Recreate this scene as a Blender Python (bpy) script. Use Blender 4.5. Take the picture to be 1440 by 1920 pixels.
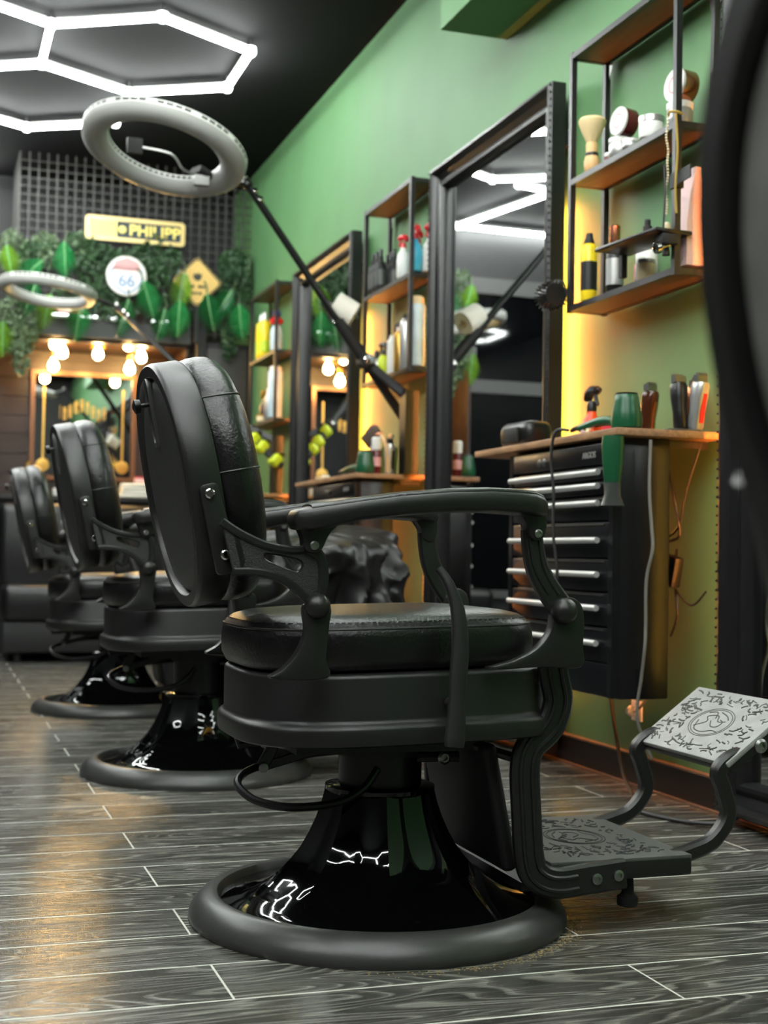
import bpy, bmesh, math, random
from mathutils import Vector, Matrix
for o in list(bpy.data.objects): bpy.data.objects.remove(o)
scene = bpy.context.scene
COL = scene.collection
PI = math.pi
# ------------------------------------------------------------------ camera
FPX, CAM_H = 2560.0, 0.672            # focal length in pixels of a 1440x1920 frame, eye height
yaw, pit, rol = (math.radians(a) for a in (18.45, 1.81, 0.99))
FW = Vector((math.sin(yaw)*math.cos(pit), math.cos(yaw)*math.cos(pit), math.sin(pit)))
R0 = Vector((math.cos(yaw), -math.sin(yaw), 0)); U0 = R0.cross(FW)
RT = R0*math.cos(rol) + U0*math.sin(rol); UP = RT.cross(FW)
CAM = Vector((0, 0, CAM_H))
cd = bpy.data.cameras.new('camera'); cam = bpy.data.objects.new('camera', cd); COL.objects.link(cam)
cd.sensor_fit = 'VERTICAL'; cd.lens = 50; cd.sensor_height = 50*1920/FPX
cd.clip_start = .05
cam.matrix_world = Matrix(((RT.x, UP.x, -FW.x, CAM.x), (RT.y, UP.y, -FW.y, CAM.y), (RT.z, UP.z, -FW.z, CAM.z), (0, 0, 0, 1)))
cd.dof.use_dof = True; cd.dof.focus_distance = 2.42; cd.dof.aperture_fstop = 5.0
scene.camera = cam
# ------------------------------------------------------------------ world, exposure (light comes from the shop's lamps and added aisle fixtures)
wd = bpy.data.worlds.new('world'); scene.world = wd; wd.use_nodes = True
wd.node_tree.nodes['Background'].inputs[0].default_value = (.5, .55, .6, 1)
wd.node_tree.nodes['Background'].inputs[1].default_value = 0.02
vs = scene.view_settings
vs.view_transform = 'Standard'; vs.look = 'None'; vs.gamma = 1.0; vs.exposure = 0.8; vs.use_curve_mapping = False
scene.cycles.use_denoising = True
scene.cycles.max_bounces = 8; scene.cycles.glossy_bounces = 5; scene.cycles.diffuse_bounces = 4
scene.cycles.sample_clamp_indirect = 6.0
HEX_POWER, WARM_POWER, STRIP_POWER = 42.0, 85.0, 170.0

# ------------------------------------------------------------------ points in the room from measured image positions
def ray(x, y): return FW + RT*((x-720)/FPX) + UP*((960-y)/FPX)
def onX(x, y, X): d = ray(x, y); return CAM + d*(X/d.x)
def onY(x, y, Y): d = ray(x, y); return CAM + d*(Y/d.y)
# ------------------------------------------------------------------ materials
def lin(c):
    c = c/255.0
    return c/12.92 if c <= .04045 else ((c+.055)/1.055)**2.4
def rgb(r, g, b): return (lin(r), lin(g), lin(b), 1)
MATS = {}
def mat(name, col, rough=.5, metal=0.0, bump=0.0, bscale=40.0, var=0.0, vscale=6.0, emit=None, estr=0.0, coat=0.0, trans=0.0, spec=.5, detail=4.0, stretch=None):
    if name in MATS: return MATS[name]
    m = bpy.data.materials.new(name); m.use_nodes = True
    nt = m.node_tree; b = nt.nodes['Principled BSDF']
    b.inputs['Base Color'].default_value = col; b.inputs['Roughness'].default_value = rough
    b.inputs['Metallic'].default_value = metal; b.inputs['Coat Weight'].default_value = coat
    b.inputs['Coat Roughness'].default_value = .06
    b.inputs['Transmission Weight'].default_value = trans; b.inputs['Specular IOR Level'].default_value = spec
    tc = nt.nodes.new('ShaderNodeTexCoord')
    vec = tc.outputs['Object']
    if stretch:
        mp = nt.nodes.new('ShaderNodeMapping'); mp.inputs['Scale'].default_value = stretch
        nt.links.new(vec, mp.inputs[0]); vec = mp.outputs[0]
    if var > 0:
        n = nt.nodes.new('ShaderNodeTexNoise'); n.inputs['Scale'].default_value = vscale; n.inputs['Detail'].default_value = 5
        nt.links.new(vec, n.inputs['Vector'])
        mx = nt.nodes.new('ShaderNodeMix'); mx.data_type = 'RGBA'; mx.blend_type = 'MULTIPLY'
        mx.inputs['Factor'].default_value = 1.0; mx.inputs['A'].default_value = col
        rp = nt.nodes.new('ShaderNodeMapRange'); rp.inputs['From Min'].default_value = .3; rp.inputs['From Max'].default_value = .7
        rp.inputs['To Min'].default_value = 1-var; rp.inputs['To Max'].default_value = 1+var
        nt.links.new(n.outputs['Fac'], rp.inputs['Value'])
        nt.links.new(rp.outputs[0], mx.inputs['B']); nt.links.new(mx.outputs['Result'], b.inputs['Base Color'])
    if bump > 0:
        n = nt.nodes.new('ShaderNodeTexNoise'); n.inputs['Scale'].default_value = bscale; n.inputs['Detail'].default_value = detail
        nt.links.new(vec, n.inputs['Vector'])
        bp = nt.nodes.new('ShaderNodeBump'); bp.inputs['Strength'].default_value = bump; bp.inputs['Distance'].default_value = .003
        nt.links.new(n.outputs['Fac'], bp.inputs['Height']); nt.links.new(bp.outputs['Normal'], b.inputs['Normal'])
    if emit:
        b.inputs['Emission Color'].default_value = emit; b.inputs['Emission Strength'].default_value = estr
    MATS[name] = m
    return m
GREEN = mat('green_wall_paint', rgb(82, 126, 80), .62, bump=.12, bscale=60, var=.06, vscale=3)
CEIL = mat('black_ceiling_paint', rgb(11, 11, 13), .9, spec=.2, bump=.1, bscale=80, var=.1)
BLACKWALL = mat('black_wall_paint', rgb(30, 30, 32), .6, bump=.1, bscale=60, var=.1)
GREYTRIM = mat('grey_trim_paint', rgb(78, 78, 78), .55, bump=.08)
SKIRTING = mat('dark_brown_baseboard', rgb(42, 32, 26), .35, bump=.15, bscale=30, var=.2)
SKIRTTOP = mat('worn_baseboard_edge', rgb(110, 84, 66), .4, var=.25, vscale=20)
POWDER = mat('matte_black_powder_coat', rgb(28, 28, 27), .34, bump=.15, bscale=900)
POWDERG = mat('grained_black_casting', rgb(38, 38, 37), .5, bump=.6, bscale=500)
GLOSSB = mat('glossy_black_enamel', rgb(5, 5, 6), .04, bump=.01, bscale=8)
LEATHER = mat('black_leather', rgb(17, 17, 17), .28, bump=.4, bscale=160, detail=8, var=.15, vscale=12)
LEATHER2 = mat('dull_black_leatherette', rgb(44, 44, 43), .42, bump=.4, bscale=220)
STITCH = mat('black_seam_piping', rgb(38, 38, 36), .4)
CHROME = mat('chrome', rgb(210, 210, 205), .12, 1.0)
STEEL = mat('brushed_steel', rgb(150, 150, 148), .35, 1.0)
RUBBER = mat('black_rubber', rgb(18, 18, 18), .8)
CASTGREY = mat('grey_cast_plate', rgb(150, 151, 147), .5, .1, bump=.3, bscale=300, var=.12, vscale=30)
CASTDARK = mat('dark_cast_plate', rgb(84, 86, 82), .45, .2, bump=.3, bscale=300)
GROOVE = mat('blackened_groove', rgb(12, 12, 12), .6)
MIRROR = mat('mirror_glass', rgb(225, 228, 226), .012, 1.0)
FRAMEB = mat('black_mirror_frame', rgb(20, 20, 20), .32, bump=.1, bscale=60)
FRAMES = mat('black_shelf_steel', rgb(28, 28, 28), .42)
BOARD = mat('brown_shelf_board', rgb(74, 50, 33), .5, bump=.2, bscale=30, var=.3, vscale=8, stretch=(8, 1, 8))
TOPWOOD = mat('worktop_wood', rgb(150, 112, 78), .5, bump=.3, bscale=40, var=.3, vscale=14, stretch=(6, 1, 6))
CABB = mat('black_cabinet_paint', rgb(13, 14, 17), .3, bump=.05, bscale=40)
ALU = mat('satin_aluminium', rgb(205, 205, 202), .4, .55)
TUBE = mat('white_led_tube', rgb(255, 255, 255), .4, emit=(.95, 1, .97, 1), estr=HEX_POWER)
JOINT = mat('white_tube_connector', rgb(235, 235, 232), .4, emit=(.95, 1, .97, 1), estr=5.0)
WARMB = mat('warm_bulb_glass', rgb(255, 214, 150), .3, emit=(1, .62, .22, 1), estr=WARM_POWER)
STRIP = mat('warm_led_strip', rgb(255, 200, 110), .5, emit=(1, .31, .06, 1), estr=STRIP_POWER)
WHITE = mat('white_plastic', rgb(232, 232, 226), .4)
DIFF = mat('grey_white_diffuser', rgb(178, 178, 174), .35)
PAPER = mat('white_paper', rgb(240, 236, 222), .8, bump=.1)
BLK = mat('black_plastic', rgb(16, 16, 16), .35)
BLKM = mat('matte_black_plastic', rgb(24, 24, 24), .6)
DRYG = mat('dark_green_plastic', rgb(22, 78, 48), .28)
NOZ = mat('smoky_grey_plastic', rgb(70, 72, 70), .3)
YEL = mat('yellow_can', rgb(246, 214, 40), .3)
YELG = mat('yellow_green_plastic', rgb(196, 214, 40), .4)
ORANGE = mat('orange_plastic', rgb(214, 70, 22), .25)
PINK = mat('pink_plastic', rgb(226, 60, 80), .35)
PALEPINK = mat('pale_pink_bag', rgb(225, 190, 185), .55, bump=.4, bscale=30)
RED = mat('red_plastic', rgb(200, 24, 34), .3)
BLUE = mat('blue_liquid_plastic', rgb(70, 180, 214), .25)
NAVY = mat('navy_plastic', rgb(20, 30, 110), .3)
MAROON = mat('maroon_plastic', rgb(86, 16, 26), .25)
OLIVE = mat('olive_cup', rgb(120, 128, 56), .4)
COPPER = mat('copper_metal', rgb(200, 130, 96), .25, 1.0)
GOLD = mat('gold_metal', rgb(214, 170, 90), .3, 1.0)
BRASSY = mat('brass_bottle_gold', rgb(190, 150, 70), .3, .8)
PALEWOOD = mat('pale_beech_wood', rgb(218, 176, 120), .45, bump=.1, bscale=30, var=.1)
BRISTLE = mat('cream_bristle', rgb(226, 200, 150), .8, bump=.8, bscale=120, stretch=(1, 1, .1))
BROWNBR = mat('dark_brown_bristle', rgb(64, 46, 28), .8, bump=.8, bscale=120)
LBLUE = mat('pale_blue_white_can', rgb(200, 222, 232), .35, var=.15, vscale=14)
SILV = mat('silver_can', rgb(190, 190, 188), .3, .7)
CREAM = mat('cream_box', rgb(236, 216, 170), .6)
BROWNG = mat('brown_glass', rgb(60, 30, 14), .12)
CAPE = mat('black_nylon_cape', rgb(24, 24, 23), .38, bump=.25, bscale=90)
IVY = mat('dark_ivy_leaf', rgb(46, 74, 44), .5, var=.35, vscale=9)
IVY2 = mat('grey_green_ivy_leaf', rgb(88, 108, 76), .5, var=.35, vscale=9)
LEAFG = mat('green_plastic_leaf', rgb(34, 128, 66), .35, var=.25, vscale=30)
LEAFY = mat('lime_plastic_leaf', rgb(110, 158, 34), .35, var=.25, vscale=30)
LEAFD = mat('deep_green_leaf', rgb(18, 92, 44), .35, var=.25, vscale=30)
RIB = mat('pale_leaf_rib', rgb(120, 178, 120), .4)
WIRE = mat('grey_wire_grid', rgb(62, 62, 60), .5, .2)
NICHE = mat('dark_red_brown_wood', rgb(44, 25, 14), .4, bump=.3, bscale=20, var=.35, vscale=7, stretch=(1, 8, 8))
SIGNGOLD = mat('gold_plate', rgb(222, 196, 130), .35, .25)
SIGNYEL = mat('bright_yellow_plate_print', rgb(250, 226, 120), .4)
SIGNDARK = mat('dark_blue_print', rgb(38, 52, 58), .5)
SIGNW = mat('white_sign_enamel', rgb(230, 226, 222), .35)
SIGNR = mat('faded_red_enamel', rgb(206, 150, 150), .35)
SIGNB = mat('faded_blue_enamel', rgb(130, 152, 186), .35)
SIGNY = mat('ochre_sign', rgb(226, 188, 110), .5, var=.06)
INK = mat('dark_sign_print', rgb(58, 54, 44), .6)
DARKGLASS = mat('dark_night_glass', rgb(6, 7, 9), .03)
CABLE = mat('black_cable', rgb(30, 30, 30), .45)
CABLEG = mat('grey_cable', rgb(120, 118, 112), .4)
BEAD = mat('cream_bead', rgb(220, 206, 170), .4)
CORD = mat('mustard_cord', rgb(168, 140, 60), .7)
GROUT = mat('dusty_joint_with_glint', rgb(205, 205, 195), .8)  # joint dust; its brightness also stands in for glints on plank bevels
DUST = mat('hair_clippings', rgb(150, 130, 90), .9)

def plank_material():
    m = bpy.data.materials.new('dark_grey_wood_plank'); m.use_nodes = True
    nt = m.node_tree; N = nt.nodes; L = nt.links; b = N['Principled BSDF']
    tc = N.new('ShaderNodeTexCoord'); oi = N.new('ShaderNodeObjectInfo')
    cmb = N.new('ShaderNodeCombineXYZ')
    for i, k in enumerate((37.0, 53.0, 11.0)):
        q = N.new('ShaderNodeMath'); q.operation = 'MULTIPLY'; q.inputs[1].default_value = k
        L.new(oi.outputs['Random'], q.inputs[0]); L.new(q.outputs[0], cmb.inputs[i])
    ad = N.new('ShaderNodeVectorMath'); ad.operation = 'ADD'
    L.new(tc.outputs['Object'], ad.inputs[0]); L.new(cmb.outputs[0], ad.inputs[1])
    # cathedral grain: contour lines of a stretched noise field
    mp = N.new('ShaderNodeMapping'); mp.inputs['Scale'].default_value = (1.3, 9.0, 1.0); L.new(ad.outputs[0], mp.inputs[0])
    n1 = N.new('ShaderNodeTexNoise'); n1.inputs['Scale'].default_value = 1.0; n1.inputs['Detail'].default_value = 1.5; n1.inputs['Distortion'].default_value = .5
    L.new(mp.outputs[0], n1.inputs['Vector'])
    mu = N.new('ShaderNodeMath'); mu.operation = 'MULTIPLY'; mu.inputs[1].default_value = 20.0; L.new(n1.outputs['Fac'], mu.inputs[0])
    fr = N.new('ShaderNodeMath'); fr.operation = 'FRACT'; L.new(mu.outputs[0], fr.inputs[0])
    r1 = N.new('ShaderNodeValToRGB'); e = r1.color_ramp.elements
    e[0].position = 0; e[0].color = (.95, .95, .95, 1); e[1].position = 1; e[1].color = (.52, .52, .52, 1)
    x = r1.color_ramp.elements.new(.12); x.color = (.8, .8, .8, 1); x = r1.color_ramp.elements.new(.30); x.color = (.17, .17, .17, 1); x = r1.color_ramp.elements.new(.8); x.color = (.32, .32, .32, 1)
    L.new(fr.outputs[0], r1.inputs[0])
    # fine fibres
    mp2 = N.new('ShaderNodeMapping'); mp2.inputs['Scale'].default_value = (6, 200, 60); L.new(ad.outputs[0], mp2.inputs[0])
    n2 = N.new('ShaderNodeTexNoise'); n2.inputs['Scale'].default_value = 1.0; n2.inputs['Detail'].default_value = 5
    L.new(mp2.outputs[0], n2.inputs['Vector'])
    r2 = N.new('ShaderNodeMapRange'); r2.inputs['From Min'].default_value = .32; r2.inputs['From Max'].default_value = .68
    r2.inputs['To Min'].default_value = .62; r2.inputs['To Max'].default_value = 1.3; L.new(n2.outputs['Fac'], r2.inputs['Value'])
    mm = N.new('ShaderNodeMix'); mm.data_type = 'RGBA'; mm.blend_type = 'MULTIPLY'; mm.inputs['Factor'].default_value = 1
    L.new(r1.outputs['Color'], mm.inputs['A']); L.new(r2.outputs[0], mm.inputs['B'])
    # patches and per-plank tone
    n3 = N.new('ShaderNodeTexNoise'); n3.inputs['Scale'].default_value = 2.2; n3.inputs['Detail'].default_value = 4; L.new(ad.outputs[0], n3.inputs['Vector'])
    r3 = N.new('ShaderNodeMapRange'); r3.inputs['To Min'].default_value = .55; r3.inputs['To Max'].default_value = 1.35; L.new(n3.outputs['Fac'], r3.inputs['Value'])
    r4 = N.new('ShaderNodeMapRange'); r4.inputs['To Min'].default_value = .72; r4.inputs['To Max'].default_value = 1.2; L.new(oi.outputs['Random'], r4.inputs['Value'])
    q = N.new('ShaderNodeMath'); q.operation = 'MULTIPLY'; L.new(r3.outputs[0], q.inputs[0]); L.new(r4.outputs[0], q.inputs[1])
    m2 = N.new('ShaderNodeMix'); m2.data_type = 'RGBA'; m2.blend_type = 'MULTIPLY'; m2.inputs['Factor'].default_value = 1
    L.new(mm.outputs['Result'], m2.inputs['A']); L.new(q.outputs[0], m2.inputs['B'])
    m3 = N.new('ShaderNodeMix'); m3.data_type = 'RGBA'; m3.blend_type = 'MULTIPLY'; m3.inputs['Factor'].default_value = 1
    m3.inputs['B'].default_value = rgb(140, 139, 130); L.new(m2.outputs['Result'], m3.inputs['A'])
    L.new(m3.outputs['Result'], b.inputs['Base Color'])
    rr = N.new('ShaderNodeMapRange'); rr.inputs['To Min'].default_value = .16; rr.inputs['To Max'].default_value = .34
    L.new(n2.outputs['Fac'], rr.inputs['Value']); L.new(rr.outputs[0], b.inputs['Roughness'])
    bp = N.new('ShaderNodeBump'); bp.inputs['Strength'].default_value = .5; bp.inputs['Distance'].default_value = .0012
    L.new(mm.outputs['Result'], bp.inputs['Height']); L.new(bp.outputs['Normal'], b.inputs['Normal'])
    return m
PLANK = plank_material()

# ------------------------------------------------------------------ mesh helpers
class MB:
    def __init__(s): s.v = []; s.f = []
    def add(s, vs, fs):
        k = len(s.v); s.v += [Vector(p) for p in vs]; s.f += [tuple(i+k for i in f) for f in fs]; return s
    def box(s, x0, x1, y0, y1, z0, z1):
        return s.add([(x0,y0,z0),(x1,y0,z0),(x1,y1,z0),(x0,y1,z0),(x0,y0,z1),(x1,y0,z1),(x1,y1,z1),(x0,y1,z1)],
                     [(3,2,1,0),(4,5,6,7),(0,1,5,4),(1,2,6,5),(2,3,7,6),(3,0,4,7)])
    def rings(s, rs, closed=True, cap0=True, cap1=True):
        """loft rings of equal length"""
        n = len(rs[0]); k = len(s.v)
        for r in rs: s.v += [Vector(p) for p in r]
        for i in range(len(rs)-1):
            for j in range(n if closed else n-1):
                a = k+i*n+j; b = k+i*n+(j+1) % n
                s.f.append((a, b, b+n, a+n))
        if cap0: s.f.append(tuple(k+j for j in reversed(range(n))))
        if cap1: s.f.append(tuple(k+(len(rs)-1)*n+j for j in range(n)))
        return s
    def lathe(s, prof, n=24, c=(0,0,0), axis=None, cap0=True, cap1=True, fn=None):
        c = Vector(c); M = Matrix.Identity(3)
        if axis is not None: M = Vector((0,0,1)).rotation_difference(Vector(axis)).to_matrix()
        rs = []
        for r, z in prof:
            ring = []
            for j in range(n):
                a = 2*PI*j/n; q = r*(fn(a, z) if fn else 1)
                ring.append(c + M @ Vector((q*math.cos(a), q*math.sin(a), z)))
            rs.append(ring)
        return s.rings(rs, True, cap0, cap1)
    def cyl(s, p0, p1, r0, r1=None, n=16):
        p0 = Vector(p0); p1 = Vector(p1); d = p1-p0
        return s.lathe([(r0, 0), (r0 if r1 is None else r1, d.length)], n, p0, d)
    def sphere(s, c, r, n=16, m=10, sc=(1,1,1)):
        prof = []
        rs = []
        for i in range(1, m):
            t = PI*i/m - PI/2
            rs.append([(c[0]+sc[0]*r*math.cos(t)*math.cos(2*PI*j/n), c[1]+sc[1]*r*math.cos(t)*math.sin(2*PI*j/n), c[2]+sc[2]*r*math.sin(t)) for j in range(n)])
        return s.rings(rs)
    def tube(s, pts, r, n=8, flat=None, caps=True):
        """sweep; r number or list; flat=(normal vector, width, thick) sweeps a rounded bar"""
        pts = [Vector(p) for p in pts]; N = len(pts); rs = []
        ref = None
        for i, p in enumerate(pts):
            t = (pts[min(i+1, N-1)]-pts[max(i-1, 0)]).normalized()
            if flat:
                nn = Vector(flat[0]); nn = (nn - t*nn.dot(t)).normalized(); bb = t.cross(nn).normalized()
                w, h = flat[1]/2, flat[2]/2
                if not isinstance(r, (int, float)): w *= r[i]
                c = min(w, h)*.45
                sh = [(w-c,h),(w,h-c),(w,-h+c),(w-c,-h),(-w+c,-h),(-w,-h+c),(-w,h-c),(-w+c,h)]
                rs.append([p + bb*a + nn*q for a, q in sh])
            else:
                if ref is None:
                    ref = t.orthogonal().normalized()
                else:
                    ref = (ref - t*ref.dot(t)).normalized()
                bb = t.cross(ref); q = r if isinstance(r, (int, float)) else r[i]
                rs.append([p + ref*(q*math.cos(2*PI*j/n)) + bb*(q*math.sin(2*PI*j/n)) for j in range(n)])
        return s.rings(rs, True, caps, caps)
    def xf(s, M):
        s.v = [M @ v for v in s.v]; return s
def cat(pts, n=6, closed=False):
    pts = [Vector(p) for p in pts]; out = []; N = len(pts)
    for i in range(N if closed else N-1):
        if closed: a, b, c, d = pts[(i-1) % N], pts[i], pts[(i+1) % N], pts[(i+2) % N]
        else: a, b, c, d = pts[max(i-1, 0)], pts[i], pts[i+1], pts[min(i+2, N-1)]
        for k in range(n):
            t = k/n
            out.append(.5*((2*b)+(c-a)*t+(2*a-5*b+4*c-d)*t*t+(3*b-a-3*c+d)*t**3))
    if not closed: out.append(pts[-1])
    return out
def mesh_of(mb, name, smooth=35):
    if isinstance(mb, bpy.types.Mesh): return mb
    me = bpy.data.meshes.new(name)
    me.from_pydata([tuple(v) for v in mb.v], [], mb.f); 
    bm = bmesh.new(); bm.from_mesh(me); bmesh.ops.recalc_face_normals(bm, faces=bm.faces); bm.to_mesh(me); bm.free()
    if smooth:
        for p in me.polygons: p.use_smooth = True
        me.set_sharp_from_angle(angle=math.radians(smooth))
    me.update(); return me
def rbox_mesh(sx, sy, sz, bev=.004, seg=2, z0=True):
    bm = bmesh.new(); bmesh.ops.create_cube(bm, size=1)
    for v in bm.verts: v.co = Vector((v.co.x*sx, v.co.y*sy, (v.co.z+(.5 if z0 else 0))*sz))
    if bev > 0: bmesh.ops.bevel(bm, geom=bm.edges[:], offset=min(bev, .45*min(sx, sy, sz)), segments=seg, affect='EDGES', profile=.5)
    me = bpy.data.meshes.new('rounded_box'); bm.to_mesh(me); bm.free()
    for p in me.polygons: p.use_smooth = True
    me.set_sharp_from_angle(angle=math.radians(35)); return me
def plate_mesh(loops, thick, M=None, bev=0.0):
    """flat plate: loops[0] outline, others holes, in 2D; extruded +-thick/2 along local z, then matrix M"""
    bm = bmesh.new()
    for lp in loops:
        vs = [bm.verts.new((p[0], p[1], -thick/2)) for p in lp]
        for i in range(len(vs)): bm.edges.new((vs[i], vs[(i+1) % len(vs)]))
    bmesh.ops.triangle_fill(bm, edges=bm.edges[:], use_beauty=True, use_dissolve=False)
    r = bmesh.ops.extrude_face_region(bm, geom=bm.faces[:])
    for v in [g for g in r['geom'] if isinstance(g, bmesh.types.BMVert)]: v.co.z += thick
    bmesh.ops.recalc_face_normals(bm, faces=bm.faces)
    if bev > 0:
        ed = [e for e in bm.edges if len(e.link_faces) == 2 and e.calc_face_angle(0) > .9]
        bmesh.ops.bevel(bm, geom=ed, offset=bev, segments=2, affect='EDGES', profile=.5)
    if M is not None: bmesh.ops.transform(bm, matrix=M, verts=bm.verts)
    me = bpy.data.meshes.new('plate'); bm.to_mesh(me); bm.free()
    for p in me.polygons: p.use_smooth = True
    me.set_sharp_from_angle(angle=math.radians(30)); return me
def joinmesh(meshes):
    bm = bmesh.new()
    for m in meshes: bm.from_mesh(m)
    me = bpy.data.meshes.new('joined'); bm.to_mesh(me); bm.free(); return me
def obj(name, mb, m, parent=None, loc=(0,0,0), rot=(0,0,0), label=None, smooth=35):
    me = mesh_of(mb, name, smooth); o = bpy.data.objects.new(name, me); COL.objects.link(o)
    if len(me.materials) == 0 and m: me.materials.append(m)
    elif m and me.materials[0] != m:
        me = me.copy(); me.materials.clear(); me.materials.append(m); o.data = me
    o.location = loc; o.rotation_euler = rot
    if parent: o.parent = parent
    if label: o['label'] = label
    return o
def tag(o, label, catg, group=None):
    o['label'] = label; o['category'] = catg
    if group: o['group'] = group
    return o
def thing(name, label, catg, loc=(0,0,0), rot=(0,0,0), group=None):
    o = bpy.data.objects.new(name, None); COL.objects.link(o); o.empty_display_size = .05
    o.location = loc; o.rotation_euler = rot if not isinstance(rot, (int, float)) else (0, 0, rot)
    return tag(o, label, catg, group)
def struct(name, mb, m, label=None, parent=None, **k):
    o = obj(name, mb, m, parent, **k)
    if parent is None: o['kind'] = 'structure'
    if label: o['label'] = label
    return o
def copy_tree(o, parent=None):
    c = o.copy(); COL.objects.link(c); c.parent = parent
    for ch in list(o.children): copy_tree(ch, c)
    return c
def text_mesh(s, size, ext=.001, bold=False):
    cu = bpy.data.curves.new('lettering', 'FONT'); cu.body = s; cu.size = size; cu.extrude = ext
    cu.align_x = 'CENTER'; cu.align_y = 'CENTER'
    if bold: cu.offset = size*.02
    t = bpy.data.objects.new('tmp', cu); COL.objects.link(t)
    dg = bpy.context.evaluated_depsgraph_get(); me = bpy.data.meshes.new_from_object(t.evaluated_get(dg))
    bpy.data.objects.remove(t); return me
def XZ(y): # maps plate 2D (x,z) into world plane y=const
    return Matrix(((1,0,0,0),(0,0,-1,y),(0,1,0,0),(0,0,0,1)))
def superell(a, b, n, N, cx=0, cy=0, nfun=None):
    out = []
    for j in range(N):
        t = 2*PI*j/N; c, s = math.cos(t), math.sin(t); e = nfun(c) if nfun else n
        out.append((cx+a*math.copysign(abs(c)**(2/e), c), cy+b*math.copysign(abs(s)**(2/e), s)))
    return out
rnd = random.Random(7)

# ================================================================== THE ROOM
XW, YB, CZ = 2.03, 9.65, 3.23
XL, YF = -2.7, -2.2
fl = struct('floor', MB().box(XL, XW, YF, YB, -.05, -.0003), GROUT, 'dark grey wood plank floor')
PL, PW, GAP, GAPY = 1.376, .1806, .0028, .0042
pm = rbox_mesh(PL-GAP, PW-GAPY, .012, .0008, 1); pm.materials.append(PLANK)
def half_plank(l):
    m = rbox_mesh(l-GAP, PW-GAPY, .012, .0008, 1); m.materials.append(PLANK); return m
k = 0
row = 0
y = 2.038 - 17*PW
row = -17
while y < YB - .02:
    yc = y + PW/2
    x0 = .456 if row % 2 == 0 else 1.12
    if row == 6: x0 = .46
    xs = [x0 + PL*i for i in range(-4, 3)]
    for xa in xs:
        a, b = max(xa, XL), min(xa+PL, XW)
        if b - a < .05: continue
        if b < -.9 and yc < 5: 
            pass
        me = pm if abs((b-a)-PL) < 1e-4 else half_plank(b-a)
        o = obj('plank', me, PLANK, fl, loc=((a+b)/2, yc, -.012))
        k += 1
    y += PW; row += 1
struct('wall_right', MB().box(XW, XW+.1, YF, YB+.1, 0, CZ), GREEN, 'green painted wall with mirrors and shelves')
struct('wall_left', MB().box(XL-.1, XL, YF, YB+.1, 0, CZ), BLACKWALL, 'black painted side wall')
struct('wall_front', MB().box(XL-.1, XW+.1, YF-.1, YF, 0, CZ), BLACKWALL, 'black wall behind the viewer')
struct('wall_back', MB().box(XL-.1, XW+.1, YB, YB+.1, 0, CZ), BLACKWALL, 'black wall at the far end')
struct('ceiling', MB().box(XL-.1, XW+.1, YF-.1, YB+.1, CZ, CZ+.1), CEIL, 'black painted ceiling')
bb = struct('baseboard_right', MB().box(2.012, XW-.001, YF, 8.9, 0, .088), SKIRTING, 'dark brown baseboard along the green wall')
obj('ledge', MB().box(2.006, XW-.001, YF, 8.9, .0885, .094), SKIRTTOP, bb)
obj('foot_strip', MB().box(1.998, 2.0115, YF, 8.9, .0005, .007), SKIRTTOP, bb)
# boxed-in beam under the ceiling
struct('trim_1', MB().box(1.76, XW-.001, 2.2, 4.71, 2.63, CZ-.001), GREEN, 'green boxed-in beam high on the wall')
# far-end night window, seen only in the mirrors
wn = struct('window_1', MB().box(-2.5, .2, YB-.03, YB-.012, .4, 2.7), DARKGLASS, 'dark shop window at night')
for (z0, z1) in ((2.68, 2.8), (1.92, 2.02), (.36, .42)):
    obj('window_frame', MB().box(-2.55, .25, YB-.06, YB-.005, z0, z1), GREYTRIM, wn)
for xx in (-2.52, -1.2, .2):
    obj('window_frame', MB().box(xx-.03, xx+.03, YB-.058, YB-.006, .42, 2.68), GREYTRIM, wn)

# ================================================================== HEXAGON CEILING LIGHTS
HZ = 3.165
def hex_fixture(name, label, cx, cy, cells, R=.56):
    t = thing(name, label, 'ceiling light', (cx, cy, CZ), group='hexagon ceiling lights')
    segs = {}; nodes = {}
    for (i, j) in cells:
        ox, oy = i*R*math.sqrt(3) + (j % 2)*0, j
        hx = i*.485; hy = j*.84
        ring = [(hx, hy-R), (hx+.485, hy-R/2), (hx+.485, hy+R/2), (hx, hy+R), (hx-.485, hy+R/2), (hx-.485, hy-R/2)]
        for q in range(6):
            a, b = ring[q], ring[(q+1) % 6]
            key = tuple(sorted([(round(a[0], 2), round(a[1], 2)), (round(b[0], 2), round(b[1], 2))]))
            segs[key] = (a, b)
            nodes[(round(a[0], 2), round(a[1], 2))] = a
    z = HZ - CZ
    for a, b in segs.values():
        A = Vector((a[0], a[1], z)); B = Vector((b[0], b[1], z)); d = (B-A).normalized()
        o = obj('led_tube', MB().cyl(A+d*.03, B-d*.03, .0165, n=12), TUBE, t)
        n = Vector((-d.y, d.x, 0))*.012
        mid = (A+B)/2
        w = MB(); P = [A+d*.03, B-d*.03]
        w.tube([P[0]+Vector((0,0,.022)), P[1]+Vector((0,0,.022))], 1, flat=((0,0,1), .026, .012))
        obj('tube_housing', w, WHITE, o)
    for a in nodes.values():
        obj('connector', MB().lathe([(.012, .028), (.026, .022), (.028, -.006), (.018, -.022), (.004, -.025)], 14, (a[0], a[1], z)), JOINT, t)
        obj('hanger', MB().cyl((a[0], a[1], z+.03), (a[0], a[1], -.001), .004, n=6), STEEL, t)
    return t
hex_fixture('hexagon_light', 'white hexagon tube lights on ceiling above the ring lamps', .975, 6.88, [(0, 0), (-1, 1), (-2, 0), (-3, 1)])
hex_fixture('hexagon_light', 'hexagon tube light above the nearest barber chair, seen only reflected', .55, 2.3, [(0, 0), (-1, 1), (1, 1), (0, 2)])
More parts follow.
